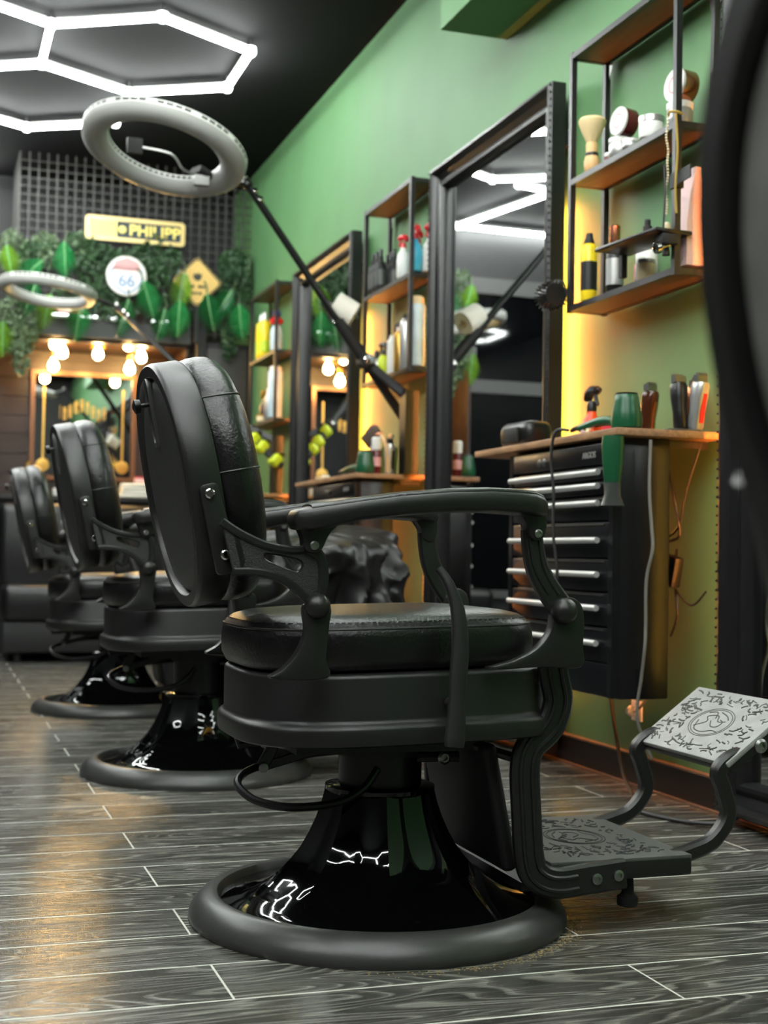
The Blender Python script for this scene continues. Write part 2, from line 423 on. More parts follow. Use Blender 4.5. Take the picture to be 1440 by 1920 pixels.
hex_fixture('hexagon_light', 'hexagon tube light above the viewer, seen only reflected', .35, -.6, [(0, 0), (1, 1), (-1, 1), (0, 2)])
hex_fixture('hexagon_light', 'added hexagon fill light over the aisle, seen only reflected', -1.6, .7, [(0, 0), (1, 1), (-1, 1)])  # added fixture, brightens the chair backs from the left
hex_fixture('hexagon_light', 'added hexagon fill light over the far aisle, seen only reflected', -1.6, 5.0, [(0, 0), (1, 1)])  # second added fixture, extra fill from the aisle side

t = thing('zigzag_light', 'zigzag tube light seen only as reflection in the tall mirror', 'ceiling light', (.1, 8.9, CZ))
zz_ = [Vector((.28, 8.33, HZ)), Vector((-.02, 8.40, HZ)), Vector((.24, 9.55, HZ)), Vector((-.74, 9.58, HZ))]
for a, b in zip(zz_, zz_[1:]):
    d = (b-a).normalized(); o0 = Vector((.1, 8.9, CZ))
    o = obj('led_tube', MB().cyl(a+d*.03-o0, b-d*.03-o0, .0165, n=12), TUBE, t)
    obj('tube_housing', MB().tube([a+d*.03-o0+Vector((0, 0, .022)), b-d*.03-o0+Vector((0, 0, .022))], 1, flat=((0, 0, 1), .026, .012)), WHITE, o)
for a in zz_:
    obj('connector', MB().lathe([(.012, .028), (.026, .022), (.028, -.006), (.018, -.022), (.004, -.025)], 14, a-o0), JOINT, t)
    obj('hanger', MB().cyl(a-o0+Vector((0, 0, .03)), (a.x-.1, a.y-8.9, -.001), .004, n=6), STEEL, t)

# ================================================================== BARBER CHAIR
def back_frame():
    O = Vector((-.416, 0, .787)); v = Vector((-.2, 0, .98)).normalized(); w = Vector((v.z, 0, -v.x)); u = Vector((0, 1, 0))
    return Matrix(((u.x, v.x, w.x, O.x), (u.y, v.y, w.y, O.y), (u.z, v.z, w.z, O.z), (0, 0, 0, 1)))
rr_pts = []
for _cx, _cy, _a in ((.007, .067, 0), (-.007, .067, PI/2), (-.007, -.067, PI), (.007, -.067, 1.5*PI)):
    rr_pts += [(_cx+.009*math.cos(_a+PI/2*i/4), _cy+.009*math.sin(_a+PI/2*i/4)) for i in range(5)]
def ornament(sx, sy, z, seed):
    """raised scroll and leaf relief on a plate lying in local xy, size sx*sy"""
    r = random.Random(seed); mb = MB(); rr = .0012
    def curve(pts, w=1.0): mb.tube(cat([(a*sx, b*sy, z) for a, b in pts], 4), rr*w, 5)
    for k in (1.0, .9):
        mb.tube([(.2*k*sx*math.cos(2*PI*i/28), .24*k*sy*math.sin(2*PI*i/28), z) for i in range(29)], rr, 5)
    for (p) in ([(-.13,-.1),(-.05,.0),(-.09,.08),(0,.12),(.05,.03),(.12,.05)], [(-.14,.0),(-.1,-.14),(0,-.17),(.08,-.12),(.14,-.13)], [(-.02,.02),(.03,-.06),(.09,-.05),(.1,.03),(.06,.06)], [(.0,.18),(.08,.14),(.13,.08)], [(-.11,.14),(-.04,.17),(.0,.07)]):
        curve(p, 1.3)
    n = 0
    while n < 150:
        a, b = r.uniform(-.47, .47), r.uniform(-.46, .46)
        d = math.hypot(a/.24, b/.29)
        if d < 1.05: continue
        ang = math.atan2(b, a) + r.choice((.3, 1.2, 1.5, -.3)) ; l = r.uniform(.018, .045); cv = r.uniform(-.02, .02)
        p = [(a-l*math.cos(ang), b-l*math.sin(ang)), (a-cv*math.sin(ang), b+cv*math.cos(ang)), (a+l*math.cos(ang), b+l*math.sin(ang))]
        if any(abs(q[0]) > .48 or abs(q[1]) > .475 for q in p): continue
        curve(p, r.uniform(.9, 2.0)); n += 1
    return mb
def make_chair(label, group):
    t = thing('barber_chair', label, 'barber chair', group=group)
    A = lambda n, mb, m, p=None, **k: obj(n, mb, m, p or t, **k)
    # ---- base
    A('base_ring', MB().lathe([(.349, .0), (.352, .006), (.351, .014), (.345, .026), (.334, .038), (.32, .047), (.308, .050), (.300, .049), (.296, .044), (.293, .034), (.28, .01)], 96, cap0=True, cap1=False), mat('satin_grey_black_ring', rgb(54, 54, 52), .34, bump=.08, bscale=200, var=.12, vscale=14))
    prof = [(.292, .036), (.278, .038), (.255, .043), (.23, .053), (.205, .067), (.18, .086), (.16, .106), (.143, .128), (.128, .155), (.116, .182), (.107, .208), (.102, .228), (.100, .238)]
    def flute(a, z):
        q = ((a+.2) % (PI/4)) - PI/8
        f = .90 + .10*(abs(q)/(PI/8))**1.6
        k = max(0, min(1, (z-.042)/.06))
        return 1*(1-k) + k*f*1.03
    A('pedestal', MB().lathe(prof, 96, fn=flute), GLOSSB, smooth=14)
    A('pedestal_collar', MB().lathe([(.098, .232), (.103, .236), (.103, .243), (.09, .247)], 48), GLOSSB)
    A('lift_column', MB().lathe([(.078, .24), (.078, .395)], 40), BLK)
    A('column_head', MB().lathe([(.07, .30), (.084, .302), (.084, .318), (.078, .32)], 32), BLKM)
    # ---- seat frame with its flared lower band
    tilt = Matrix.Rotation(math.radians(-1.6), 4, 'Y')
    T = Matrix.Translation((0, 0, .43)) @ tilt @ Matrix.Translation((0, 0, -.43))
    def sk(off, z): return [(p[0], p[1], z) for p in superell(.287-off, .258-off, 4, 72, -.012, 0, lambda c: 3.0 if c < 0 else 5.0)]
    A('seat_frame', MB().rings([sk(.028, .349), sk(.006, .350), sk(.001, .353), sk(0, .357), sk(0, .379), sk(.002, .384), sk(.007, .388), sk(.0105, .391), sk(.012, .396), sk(.0135, .464), sk(.015, .469), sk(.02, .473), sk(.06, .474)]).xf(T), POWDER, smooth=38)
    A('under_plate', MB().box(-.2, .15, -.14, .14, .322, .343), BLKM)
    def cs(off, z, dz=0): return [(p[0], p[1], z) for p in superell(.264-off, .238-off, 4, 72, -.026, 0, lambda c: 3.2 if c < 0 else 6.0)]
    cush = A('seat_cushion', MB().rings([cs(.022, .474), cs(.008, .480), cs(.001, .495), cs(0, .515), cs(.001, .535), cs(.004, .547), cs(.006, .550), cs(.010, .556), cs(.022, .565), cs(.045, .571), cs(.09, .575), cs(.14, .577), cs(.2, .578)]).xf(T), LEATHER, smooth=60)
    A('piping', MB().tube([T @ Vector(p) for p in cs(.0045, .5485)] + [T @ Vector(cs(.0045, .5485)[0])], .0022, 6), STITCH, cush)
    st = MB(); ring = cs(.0125, .5595)
    for i in range(0, 72):
        a, b = T @ Vector(ring[i]), T @ Vector(ring[(i+1) % 72])
        nseg = max(1, int((b-a).length/.009))
        for q in range(nseg): st.tube([a+(b-a)*((q+.15)/nseg), a+(b-a)*((q+.75)/nseg)], .0009, 4)
    A('stitching', st, STITCH, cush)
    # ---- backrest
    F = back_frame()
    def bo(s, w, H=.2205, W=.226): return [F @ Vector((p[0], p[1], w)) for p in superell(W*s, H*s, 2.2, 72)]
    sh = A('back_shell', MB().rings([bo(.875, .022), bo(.885, .004), bo(.897, 0), bo(.98, 0), bo(.992, .003), bo(1.0, .009), bo(1.0, .050), bo(.985, .056), bo(.9, .056)], cap0=True, cap1=True), POWDER, smooth=40)
    bp = A('back_panel', MB().rings([bo(.874, .0205), bo(.868, .012), bo(.84, .007), bo(.7, .004), bo(.4, .002), bo(.05, .0015)], cap0=False), LEATHER2)
    # headrest slot in the rear panel with its clamp knob
    sl = superell(.018, .062, 4, 24, 0, .135)
    sl2 = superell(.012, .055, 4, 24, 0, .135)
    A('headrest_slot', plate_mesh([sl, sl2], .008, F @ Matrix.Translation((0, 0, .001))), STEEL, bp)
    A('slot_recess', plate_mesh([sl2], .003, F @ Matrix.Translation((0, 0, .002))), GROOVE, bp)
    A('clamp_knob', MB().lathe([(.004, .02), (.004, -.016), (.012, -.018), (.013, -.028), (.004, -.032)], 14).xf(F @ Matrix.Translation((0, .15, 0))), BLK, bp)
    prof = [(.955, .052), (.985, .060), (1.0, .072), (1.004, .088), (.995, .102), (.965, .114), (.91, .124), (.82, .132), (.65, .140), (.4, .145), (.12, .147)]
    cu = A('back_cushion', MB().rings([bo(s, w) for s, w in prof]), LEATHER, smooth=60)
    for v0 in (.135, .005):
        left = []
        for s, w in prof:
            if abs(v0) < .2205*s*.999:
                uu = .226*s*(1-(abs(v0)/(.2205*s))**2.2)**(1/2.2)
                left.append((uu, w))
        pts = [F @ Vector((u, v0, w+.0006)) for u, w in left] + [F @ Vector((-u, v0, w+.0006)) for u, w in reversed(left)]
        A('seam', MB().tube(pts, .0018, 6), STITCH, cu)
    # ---- both sides
    for s in (-1, 1):
        def Y(y): return s*y
        # plate on the rim
        ca, sa = math.cos(.268), math.sin(.268)
        o2 = [(-.364+p[0]*ca+p[1]*-sa, .711+p[0]*sa*-0+p[1]*ca+p[0]*sa) for p in [(q[0]*(1+.35*max(0, -q[1]/.08)) , q[1]) for q in rr_pts]]
        pl = A('back_plate', plate_mesh([[(p[0], p[1]) for p in o2]], .014, XZ(Y(.228)), .002), POWDER)
        for (bx, bz) in ((-.381, .768), (-.353, .668)):
            A('bolt', MB().lathe([(.0085, 0), (.0085, .003), (.006, .005), (.0045, .005), (.0045, .002), (.0005, .002)], 16, (bx, Y(.2352), bz), (0, s, 0)), CHROME, pl)
        # Y-shaped arm between plate, armrest and ball
        up = [(-.366, .722), (-.335, .703), (-.295, .686), (-.25, .678), (-.218, .681)]
        rt = [(-.218, .681), (-.200, .668), (-.194, .64), (-.196, .605), (-.205, .588)]
        lo = [(-.205, .588), (-.222, .598), (-.245, .618), (-.275, .634), (-.31, .641), (-.345, .641)]
        U_, R_, L_ = cat([(a, b, 0) for a, b in up], 4), cat([(a, b, 0) for a, b in rt], 4), cat([(a, b, 0) for a, b in lo], 4)
        loop = [(p.x, p.y) for p in U_[:-1]] + [(p.x, p.y) for p in R_[:-1]] + [(p.x, p.y) for p in L_]
        slot = [(p.x, p.y) for p in cat([(-.296, .667, 0), (-.288, .673, 0), (-.24, .665, 0), (-.228, .655, 0), (-.233, .642, 0), (-.245, .641, 0), (-.288, .657, 0)], 4, True)]
        ya = A('arm_bracket', plate_mesh([loop, slot], .010, XZ(Y(.262))), POWDERG)
        for ln, wd in ((U_, .013), (R_, .018), (L_, .013)):
            A('bracket_rim', MB().tube([(p.x, Y(.262), p.y) for p in ln], 1, flat=((0, 1, 0), wd, .02)), POWDER, ya)
        A('slot_rim', MB().tube([(p[0], Y(.262), p[1]) for p in slot]+[(slot[0][0], Y(.262), slot[0][1])], .0028, 6), POWDER, ya)
        A('bracket_root', plate_mesh([[(-.356, .719), (-.335, .704), (-.322, .66), (-.326, .641), (-.336, .641), (-.343, .67)]], .034, XZ(Y(.25)), .004), POWDER, ya)
        # rear ball joint and its post down to the frame
        A('ball_joint', MB().sphere((-.207, Y(.282), .586), .0215, 20, 14), POWDER)
        post = cat([(-.228, .588), (-.186, .588), (-.186, .55), (-.190, .50), (-.188, .468), (-.283, .468), (-.262, .485), (-.24, .51), (-.226, .545)], 5, True)
        A('rear_post', plate_mesh([[(p[0], p[1]) for p in post]], .026, XZ(Y(.27)), .004), POWDER)
        # front ball, crescent and link
        A('ball_joint', MB().sphere((.238, Y(.285), .580), .0235, 20, 14), POWDER)
        cr = cat([(.225, .588), (.25, .604), (.274, .592), (.281, .56), (.279, .52), (.276, .482), (.2, .482), (.10, .480), (.15, .495), (.19, .515), (.215, .545)], 5, True)
        A('front_post', plate_mesh([[(p[0], p[1]) for p in cr]], .026, XZ(Y(.268)), .004), POWDER)
        lk = cat([(.182, Y(.265), .722), (.186, Y(.265), .69), (.194, Y(.265), .655), (.212, Y(.267), .622), (.24, Y(.268), .585)], 6)
        lo_ = A('front_link', MB().tube(lk, [1.0+.25*i/(len(lk)-1) for i in range(len(lk))], flat=((0, 1, 0), .036, .02)), POWDER)
        for dx in (-.009, .009):
            A('link_ridge', MB().tube([p+Vector((dx, s*.010, 0)) for p in lk[3:-4]], .003, 6), POWDER, lo_)
        # armrest casting and pad
        S = [(-.252, .722, .735, .05), (-.246, .712, .744, .07), (-.225, .708, .750, .082), (-.19, .715, .756, .09), (-.14, .728, .764, .094), (-.07, .738, .775, .096), (.02, .746, .784, .098), (.09, .748, .7875, .098), (.14, .746, .787, .096), (.172, .744, .785, .09), (.190, .742, .779, .078), (.199, .744, .771, .06), (.203, .748, .764, .04)]
        def sec(x, z0, z1, w, ins=0):
            h = (z1-z0)/2; zc = (z1+z0)/2
            return [(x, Y(.268)+a, zc+b) for a, b in superell(w/2, h, 4, 24)]
        ar = A('armrest', MB().rings([sec(*q) for q in S]), POWDER, smooth=60)
        def psec(x, z1, w): return [(x, Y(.268)+a, z1-.004+b) for a, b in superell(w/2-.006, .008, 2.6, 24)]
        A('arm_pad', MB().rings([psec(x, z1, w) for x, z0, z1, w in S[2:-1]]), LEATHER, ar, smooth=60)
        lug = cat([(-.246, .724), (-.235, .70), (-.231, .683), (-.222, .674), (-.208, .674), (-.199, .683), (-.188, .705), (-.165, .728)], 5)
        A('rear_lug', plate_mesh([[(p[0], p[1]) for p in lug]], .03, XZ(Y(.268)), .004), POWDER, ar)
        lug = cat([(.15, .75), (.166, .728), (.170, .712), (.178, .703), (.19, .702), (.2, .71), (.204, .73), (.2, .755)], 5)
        A('front_lug', plate_mesh([[(p[0], p[1]) for p in lug]], .034, XZ(Y(.268)), .004), POWDER, ar)
        for (bx, bz, yy) in ((-.215, .686, .2832), (.186, .714, .2852)):
            A('bolt', MB().lathe([(.0075, 0), (.0075, .003), (.0055, .0045), (.004, .0045), (.004, .002), (.0005, .002)], 16, (bx, Y(yy), bz), (0, s, 0)), STEEL, ar)
        # footrest arm: grooved S-shaped bar
        fa = cat([(.245, .49), (.252, .455), (.259, .415), (.243, .372), (.207, .338), (.196, .30), (.2, .22), (.208, .135), (.226, .106), (.262, .094), (.32, .098), (.395, .104)], 6)
        fo = A('footrest_arm', MB().tube([(p[0], Y(.222), p[1]) for p in fa], 1, flat=((0, 1, 0), .054, .02)), POWDER)
        for k in (-.012, .010):
            pts = []
            for i, p in enumerate(fa[2:-8]):
                a, b = fa[max(i+1, 0)], fa[min(i+3, len(fa)-1)]
                tt = Vector((b[0]-a[0], b[1]-a[1])).normalized()
                pts.append((p[0]-tt.y*k, Y(.2325), p[1]+tt.x*k))
            A('bar_ridge', MB().tube(pts, .0042, 6), POWDER, fo)
        for bx in (.335, .378):
            A('bolt', MB().lathe([(.010, 0), (.010, .004), (.006, .006), (.0045, .006), (.0045, .003), (.0005, .003)], 16, (bx, Y(.232), .099 if bx < .35 else .103), (0, s, 0)), STEEL, fo)
        # curved bars up to the tilting plate
        cb = cat([(.52, .108), (.565, .118), (.618, .138), (.652, .185), (.640, .238), (.630, .268), (.655, .292), (.69, .302)], 6)
        A('footplate_bar', MB().tube([(p[0], Y(.158), p[1]) for p in cb], 1, flat=((0, 1, 0), .03, .026)), POWDER)
        A('hinge_bolt', MB().lathe([(.014, 0), (.014, .006), (.009, .010), (.006, .010), (.006, .005), (.0005, .005)], 16, (.712, Y(.172), .318), (0, s, 0)), STEEL)
    # ---- footrest platform, pattern on top
    pf = A('footrest', rbox_mesh(.15, .40, .038, .005, 2), POWDER, loc=(.475, 0, .086))
    pl = A('footrest_plate', rbox_mesh(.29, .40, .010, .003, 2), CASTDARK, loc=(.405, 0, .115))
    A('relief', ornament(.36, .24, .0100, 3), GROOVE, pl, rot=(0, 0, PI/2))
    A('rubber_stop', MB().lathe([(.0175, .028), (.0195, .030), (.0195, .045), (.014, .048), (.012, .052), (.010, .088)], 18, (.437, -.16, 0)), RUBBER)
    A('rubber_stop', MB().lathe([(.0175, .028), (.0195, .030), (.0195, .045), (.014, .048), (.012, .052), (.010, .088)], 18, (.437, .16, 0)), RUBBER)
    # ---- tilting foot plate
    ang = math.atan2(.110, .150)
    Mx = Matrix.Translation((.716, 0, .337)) @ Matrix.Rotation(-ang, 4, 'Y')
    fp = A('foot_plate', rbox_mesh(.19, .35, .012, .004, 2, False), CASTGREY); fp.matrix_local = Mx
    fp2 = A('plate_back', rbox_mesh(.186, .344, .016, .004, 2, False), POWDER, fp, loc=(0, 0, -.0145))
    A('relief', ornament(.34, .18, .0057, 5), mat('engraved_shadow_line', rgb(60, 61, 58), .6), fp, rot=(0, 0, -PI/2))
    # ---- calf pad
    c0, c1 = Vector((.150, 0, .335)), Vector((.198, 0, .105))
    dz = (c0-c1); L = dz.length
    cp = A('calf_pad', rbox_mesh(.03, .34, L, .012, 3), BLKM); cp.location = c1; cp.rotation_euler = (0, -math.atan2(c1.x-c0.x, c0.z-c1.z), 0)
    A('calf_trim', rbox_mesh(.008, .30, L*.86, .003, 2), LEATHER2, cp, loc=(.016, 0, L*.07))
    A('calf_brace', MB().box(.2, .30, -.205, .205, .078, .094), POWDER)
    A('calf_brace', MB().tube([(.13, -.13, .33), (.235, -.20, .30)], .009, 8), POWDER)
    A('calf_brace', MB().tube([(.13, .13, .33), (.235, .20, .30)], .009, 8), POWDER)
    # ---- pump pedal and linkage
    pd = cat([(-.03, -.075, .282), (-.06, -.085, .25), (-.11, -.09, .228), (-.19, -.085, .222), (-.25, -.07, .232), (-.276, -.04, .25), (-.27, .0, .262), (-.235, .03, .275), (-.15, .05, .292), (-.05, .055, .30)], 6)
    A('pump_pedal', MB().tube(pd, .0075, 10), BLK)
    A('pedal_link', MB().tube([(-.225, .028, .277), (-.10, .02, .312), (-.06, .02, .316)], 1, flat=((0, 1, 0), .018, .01)), POWDER)
    A('pedal_link', MB().tube([(-.222, .02, .28), (-.205, .02, .31), (-.195, .02, .345)], 1, flat=((0, 1, 0), .022, .012)), POWDER)
    A('pedal_link', MB().tube([(-.275, 0, .34), (-.272, 0, .322), (-.19, 0, .33)], 1, flat=((0, 1, 0), .012, .010)), POWDER)
    A('pedal_bolt', MB().lathe([(.009, 0), (.009, .005), (.004, .006)], 12, (-.222, .013, .278), (0, -1, 0)), STEEL)
    A('column_bolt', MB().lathe([(.013, 0), (.013, .006), (.008, .010), (.005, .010), (.005, .004), (.0005, .004)], 16, (.098, -.075, .300), (0, -1, 0)), STEEL)
    A('column_arm', MB().tube([(.05, -.06, .30), (.13, -.068, .30)], .010, 8), POWDER)
    # ---- recline lever on the near side
    lv = cat([(.008, -.272, .650), (.022, -.284, .625), (.036, -.292, .58), (.040, -.296, .52), (.036, -.298, .46), (.034, -.299, .41), (.032, -.30, .375), (.030, -.30, .352)], 6)
    wdt = [(.45, .6, .85, .95, .9, 1.0, 1.12, .9)[min(7, i//6)] for i in range(len(lv))]
    wdt = [(wdt[max(i-2, 0)]+wdt[i]+wdt[min(i+2, len(lv)-1)])/3 for i in range(len(lv))]
    A('recline_lever', MB().tube(lv, wdt, flat=((0, 1, 0), .031, .016)), BLKM, smooth=60)
    A('lever_pivot', MB().cyl((.04, -.255, .42), (.04, -.292, .42), .012, n=14), POWDER)
    return t
ch = make_chair('sharp black leather barber chair in the centre foreground', 'barber chairs facing the mirrors')
ch.location = (.817, 2.446, 0)
for (x, yy, rz, lab) in ((.80, 4.16, 0, 'second black barber chair, just behind the centre one'),
                         (.775, 5.86, -.02, 'farthest black barber chair, small at the left edge'),
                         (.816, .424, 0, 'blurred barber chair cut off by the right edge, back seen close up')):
    c = copy_tree(ch); c.location = (x, yy, 0); c.rotation_euler = (0, 0, rz); c['label'] = lab
    if yy < 1:                         # rear panel colour lightened, standing in for light falling on it
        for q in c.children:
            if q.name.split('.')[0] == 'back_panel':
                q.data = q.data.copy(); q.data.materials.clear(); q.data.materials.append(mat('lightened_rear_panel', rgb(112, 112, 108), .5, bump=.3, bscale=60, var=.35, vscale=14))
                q['label'] = 'rear panel lightened in colour as if lit'
    if yy > 4 and yy < 5:              # this one is pumped up a little higher
        for q in c.children:
            if q.name.split('.')[0] not in ('base_ring', 'pedestal', 'pedestal_collar', 'lift_column'): q.location.z += .038

# ================================================================== MIRRORS ON THE GREEN WALL
XM = 1.985                                     # glass plane
def make_mirror(label, y0, y1, z0=.03, z1=2.265):
    t = thing('wall_mirror', label, 'mirror', (XM, (y0+y1)/2, z0), group='tall black framed mirrors')
    W, Hh = (y1-y0)/2, z1-z0
    # profile: (distance inward from the outer edge, depth towards the room)
    pr = [(0, -.004), (0, .046), (.006, .056), (.016, .058), (.022, .052), (.030, .034), (.052, .022), (.060, .030), (.068, .034), (.078, .032), (.084, .020), (.086, .002), (.086, -.004)]
    cor = [(-W, 0), (W, 0), (W, Hh), (-W, Hh)]
    inn = [(1, 1), (-1, 1), (-1, -1), (1, -1)]
    for i in range(4):
        a, b = cor[i], cor[(i+1) % 4]; ia, ib = inn[i], inn[(i+1) % 4]
        r0 = [(-d, a[0]+ia[0]*w, a[1]+ia[1]*w) for w, d in pr]; r1 = [(-d, b[0]+ib[0]*w, b[1]+ib[1]*w) for w, d in pr]
        obj('frame_rail', MB().rings([r0, r1]), FRAMEB, t, smooth=25)
    obj('glass', MB().box(0, .006, -W+.075, W-.075, .075, Hh-.075), MIRROR, t, smooth=0)
    obj('backing', MB().box(.0062, .009, -W+.08, W-.08, .08, Hh-.08), BLKM, t, smooth=0)
    bd = MB()
    n = int(Hh/.024)
    for yy in (-W, W):
        for k in range(n):
            bd.sphere((-.0545, yy, .015+k*.024), .0042, 6, 4)
    o = obj('bead_edge', bd, FRAMEB, t); o['kind'] = 'stuff'
    for yy in (-W+.05, W-.05):
        obj('wall_mount', MB().box(.0105, XW-XM-.001, yy-.02, yy+.02, Hh-.2, Hh-.15), BLKM, t)
    for yy in (-W+.056, W-.056):
        obj('led_strip', MB().box(.0095, .0175, yy-.003, yy+.003, .25, Hh-.40), STRIP, t, smooth=0)
    return t
make_mirror('tall black mirror reflecting the zigzag lights, between two shelves', 4.11, 5.27)
make_mirror('farther black mirror reflecting the round white sign', 6.37, 7.50)
make_mirror('black mirror at the right edge behind the blurred chair', 1.92, 3.07)

# ================================================================== STEEL SHELF UNITS
def make_shelf(label, y0, y1):
    t = thing('wall_shelf', label, 'shelf', (XW, (y0+y1)/2, 1.44), group='steel and wood wall shelves')
    W = (y1-y0)/2; xf, xb = -.147, -.012; q = .009
    for yy in (-W+q, W-q):
        for xx in (xf+q, xb-q):
            obj('upright', MB().box(xx-q, xx+q, yy-q, yy+q, 0, .825), FRAMES, t, smooth=0)
    for zz in (.012, .41, .812):
        for xx in (xf+q, xb-q): obj('rail', MB().box(xx-q+.0005, xx+q-.0005, -W+2*q, W-2*q, zz-q, zz+q), FRAMES, t, smooth=0)
        for yy in (-W+q, W-q): obj('rail', MB().box(xf+2*q, xb-2*q, yy-q+.0005, yy+q-.0005, zz-q, zz+q), FRAMES, t, smooth=0)
        obj('board', MB().box(xf+2*q+.001, xb-2*q-.001, -W+2*q+.001, W-2*q-.001, zz-.008, zz+.010), BOARD, t, smooth=0)
    for yy in (-W+.03, W-.03):
        obj('corner_bracket', plate_mesh([[(0, 0), (0, -.05), (.022, 0)]], .003, Matrix(((0,0,1,xb-q),(math.copysign(1,-yy),0,0,yy),(0,1,0,.80),(0,0,0,1)))), STEEL, t)
    return t
make_shelf('nearest wall shelf holding the shaving brush, beside the tall mirror', 3.215, 3.868)
make_shelf('middle wall shelf crowded with dark pump bottles', 5.36, 6.01)
make_shelf('farthest wall shelf with two yellow spray cans', 7.70, 8.36)
SHZ = (1.462, 1.861)           # tops of the lower and upper boards

# ================================================================== WORKTOPS AND TOOL CABINETS
WT = 1.018
def make_station(label, clabel, y0, y1):
    t = thing('worktop', label, 'worktop', (1.70, (y0+y1)/2, WT-.02), group='wooden station worktops')
    L = y1-y0
    obj('board', rbox_mesh(XW-1.70-.004, L, .02, .003, 2), TOPWOOD, t, loc=((XW-1.70)/2, 0, 0))
    for yy in (-L/2+.08, L/2-.08):
        obj('wall_bracket', MB().box(.20, .318, yy-.01, yy+.01, -.022, -.001), FRAMES, t)
    cx, cy, cl = 1.74, y0+.045+.34, .68
    c = thing('tool_cabinet', clabel, 'cabinet', (cx, cy, .30), group='black drawer cabinets under the worktops')
    obj('body', rbox_mesh(.15, cl, .6975, .006, 2), CABB, c, loc=(.075, 0, 0))
    for yy in (-cl/2+.012, cl/2-.012):
        obj('corner_post', MB().box(-.022, .004, yy-.012, yy+.012, .004, .686), CABB, c)
    hz = (.905, .868, .822, .722, .630, .540, .446)
    edges = [.925, .888, .846, .776, .676, .585, .492, .395]
    tp = obj('top_panel', rbox_mesh(.02, cl-.052, .056, .003, 2), CABB, c, loc=(-.012, 0, .628))
    for yy in (.03, -.005, -.045):
        obj('lock', MB().lathe([(.012, 0), (.012, .004), (.008, .006), (.003, .006)], 16, (-.0215, yy+.09, .652), (-1, 0, 0)), STEEL if yy > -.02 else BLK, c)
    tm = text_mesh('ARGOS', .024, .0008, True)
    tx = obj('lettering', tm, SILV, c, loc=(-.0235, -.2, .655)); tx.rotation_euler = (PI/2, 0, -PI/2)
    for i, z in enumerate(hz):
        d = obj('drawer', rbox_mesh(.018, cl-.054, edges[i]-edges[i+1]-.005, .003, 2), CABB, c, loc=(-.012, 0, edges[i+1]-.30))
        zz = z-edges[i+1]
        hd = MB().cyl((-.03, -cl/2+.05, zz), (-.03, cl/2-.05, zz), .0085, n=12)
        obj('handle', hd, ALU, d)
        for yy in (-cl/2+.07, cl/2-.07): obj('handle_foot', MB().cyl((-.03, yy, zz), (-.008, yy, zz), .005, n=8), CABB, d)
        obj('drawer_edge', MB().box(-.0118, -.008, -cl/2+.045, cl/2-.045, edges[i]-edges[i+1]-.013, edges[i]-edges[i+1]-.009), STEEL, d)
    obj('bottom_panel', rbox_mesh(.018, cl-.054, .088, .003, 2), CABB, c, loc=(-.012, 0, .004))
    return t, c
make_station('worktop holding green hair dryer and spray bottle, nearest station', 'black drawer cabinet with white bar handles nearest the camera', 3.19, 4.17)
make_station('middle worktop holding the brown fan-shaped duster', 'black drawer cabinet under the middle worktop, mostly hidden', 5.49, 6.49)
make_station('farthest worktop, partly hidden by the centre chair', 'black drawer cabinet under the farthest worktop', 7.72, 8.72)

# ================================================================== SMALL THINGS
def bottle(name, label, catg, loc, prof, m, cap=None, capm=None, band=None, bandm=None, group=None, rot=(0,0,0), n=20, extra=None):
    t = thing(name, label, catg, loc, rot, group)
    obj('body', MB().lathe(prof, n), m, t, smooth=40)
    if cap: obj('cap', MB().lathe(cap, n), capm, t, smooth=40)
    if band:
        r, z0, z1 = band; obj('paper_label', MB().lathe([(r, z0), (r+.0008, z0+.0005), (r+.0008, z1-.0005), (r, z1)], n, cap0=False, cap1=False), bandm, t, smooth=40)
    if extra: extra(t)
    return t
def can(h, r): return [(r*.93, 0), (r, .004), (r, h*.86), (r*.9, h*.9), (r*.55, h*.94), (r*.5, h*.95)]
def jar(h, r): return [(r*.95, 0), (r, .003), (r, h-.003), (r*.95, h)]
def trigger_head(t, z, m, yaw=0):
    """spray trigger: neck, body pointing along local +y, lever and nozzle"""
    R = Matrix.Rotation(yaw, 4, 'Z')
    obj('neck', MB().lathe([(.014, z), (.015, z+.012), (.010, z+.03)], 14), m, t)
    b = MB()
    path = cat([(0, -.028, z+.034), (0, -.018, z+.052), (0, .006, z+.06), (0, .035, z+.058)], 5)
    b.tube(path, [.012+.004*math.sin(PI*i/(len(path)-1)) for i in range(len(path))], 10)
    obj('spray_head', b.xf(R), m, t)
    obj('trigger', MB().tube(cat([(0, .022, z+.052), (0, .026, z+.036), (0, .036, z+.014)], 5), [.006]*10+[.0045], 8).xf(R), m, t)
    obj('nozzle', MB().cyl((0, .034, z+.058), (0, .05, z+.058), .0075, .006, 12).xf(R), m, t)

S1X = 1.95; LO, HI = SHZ
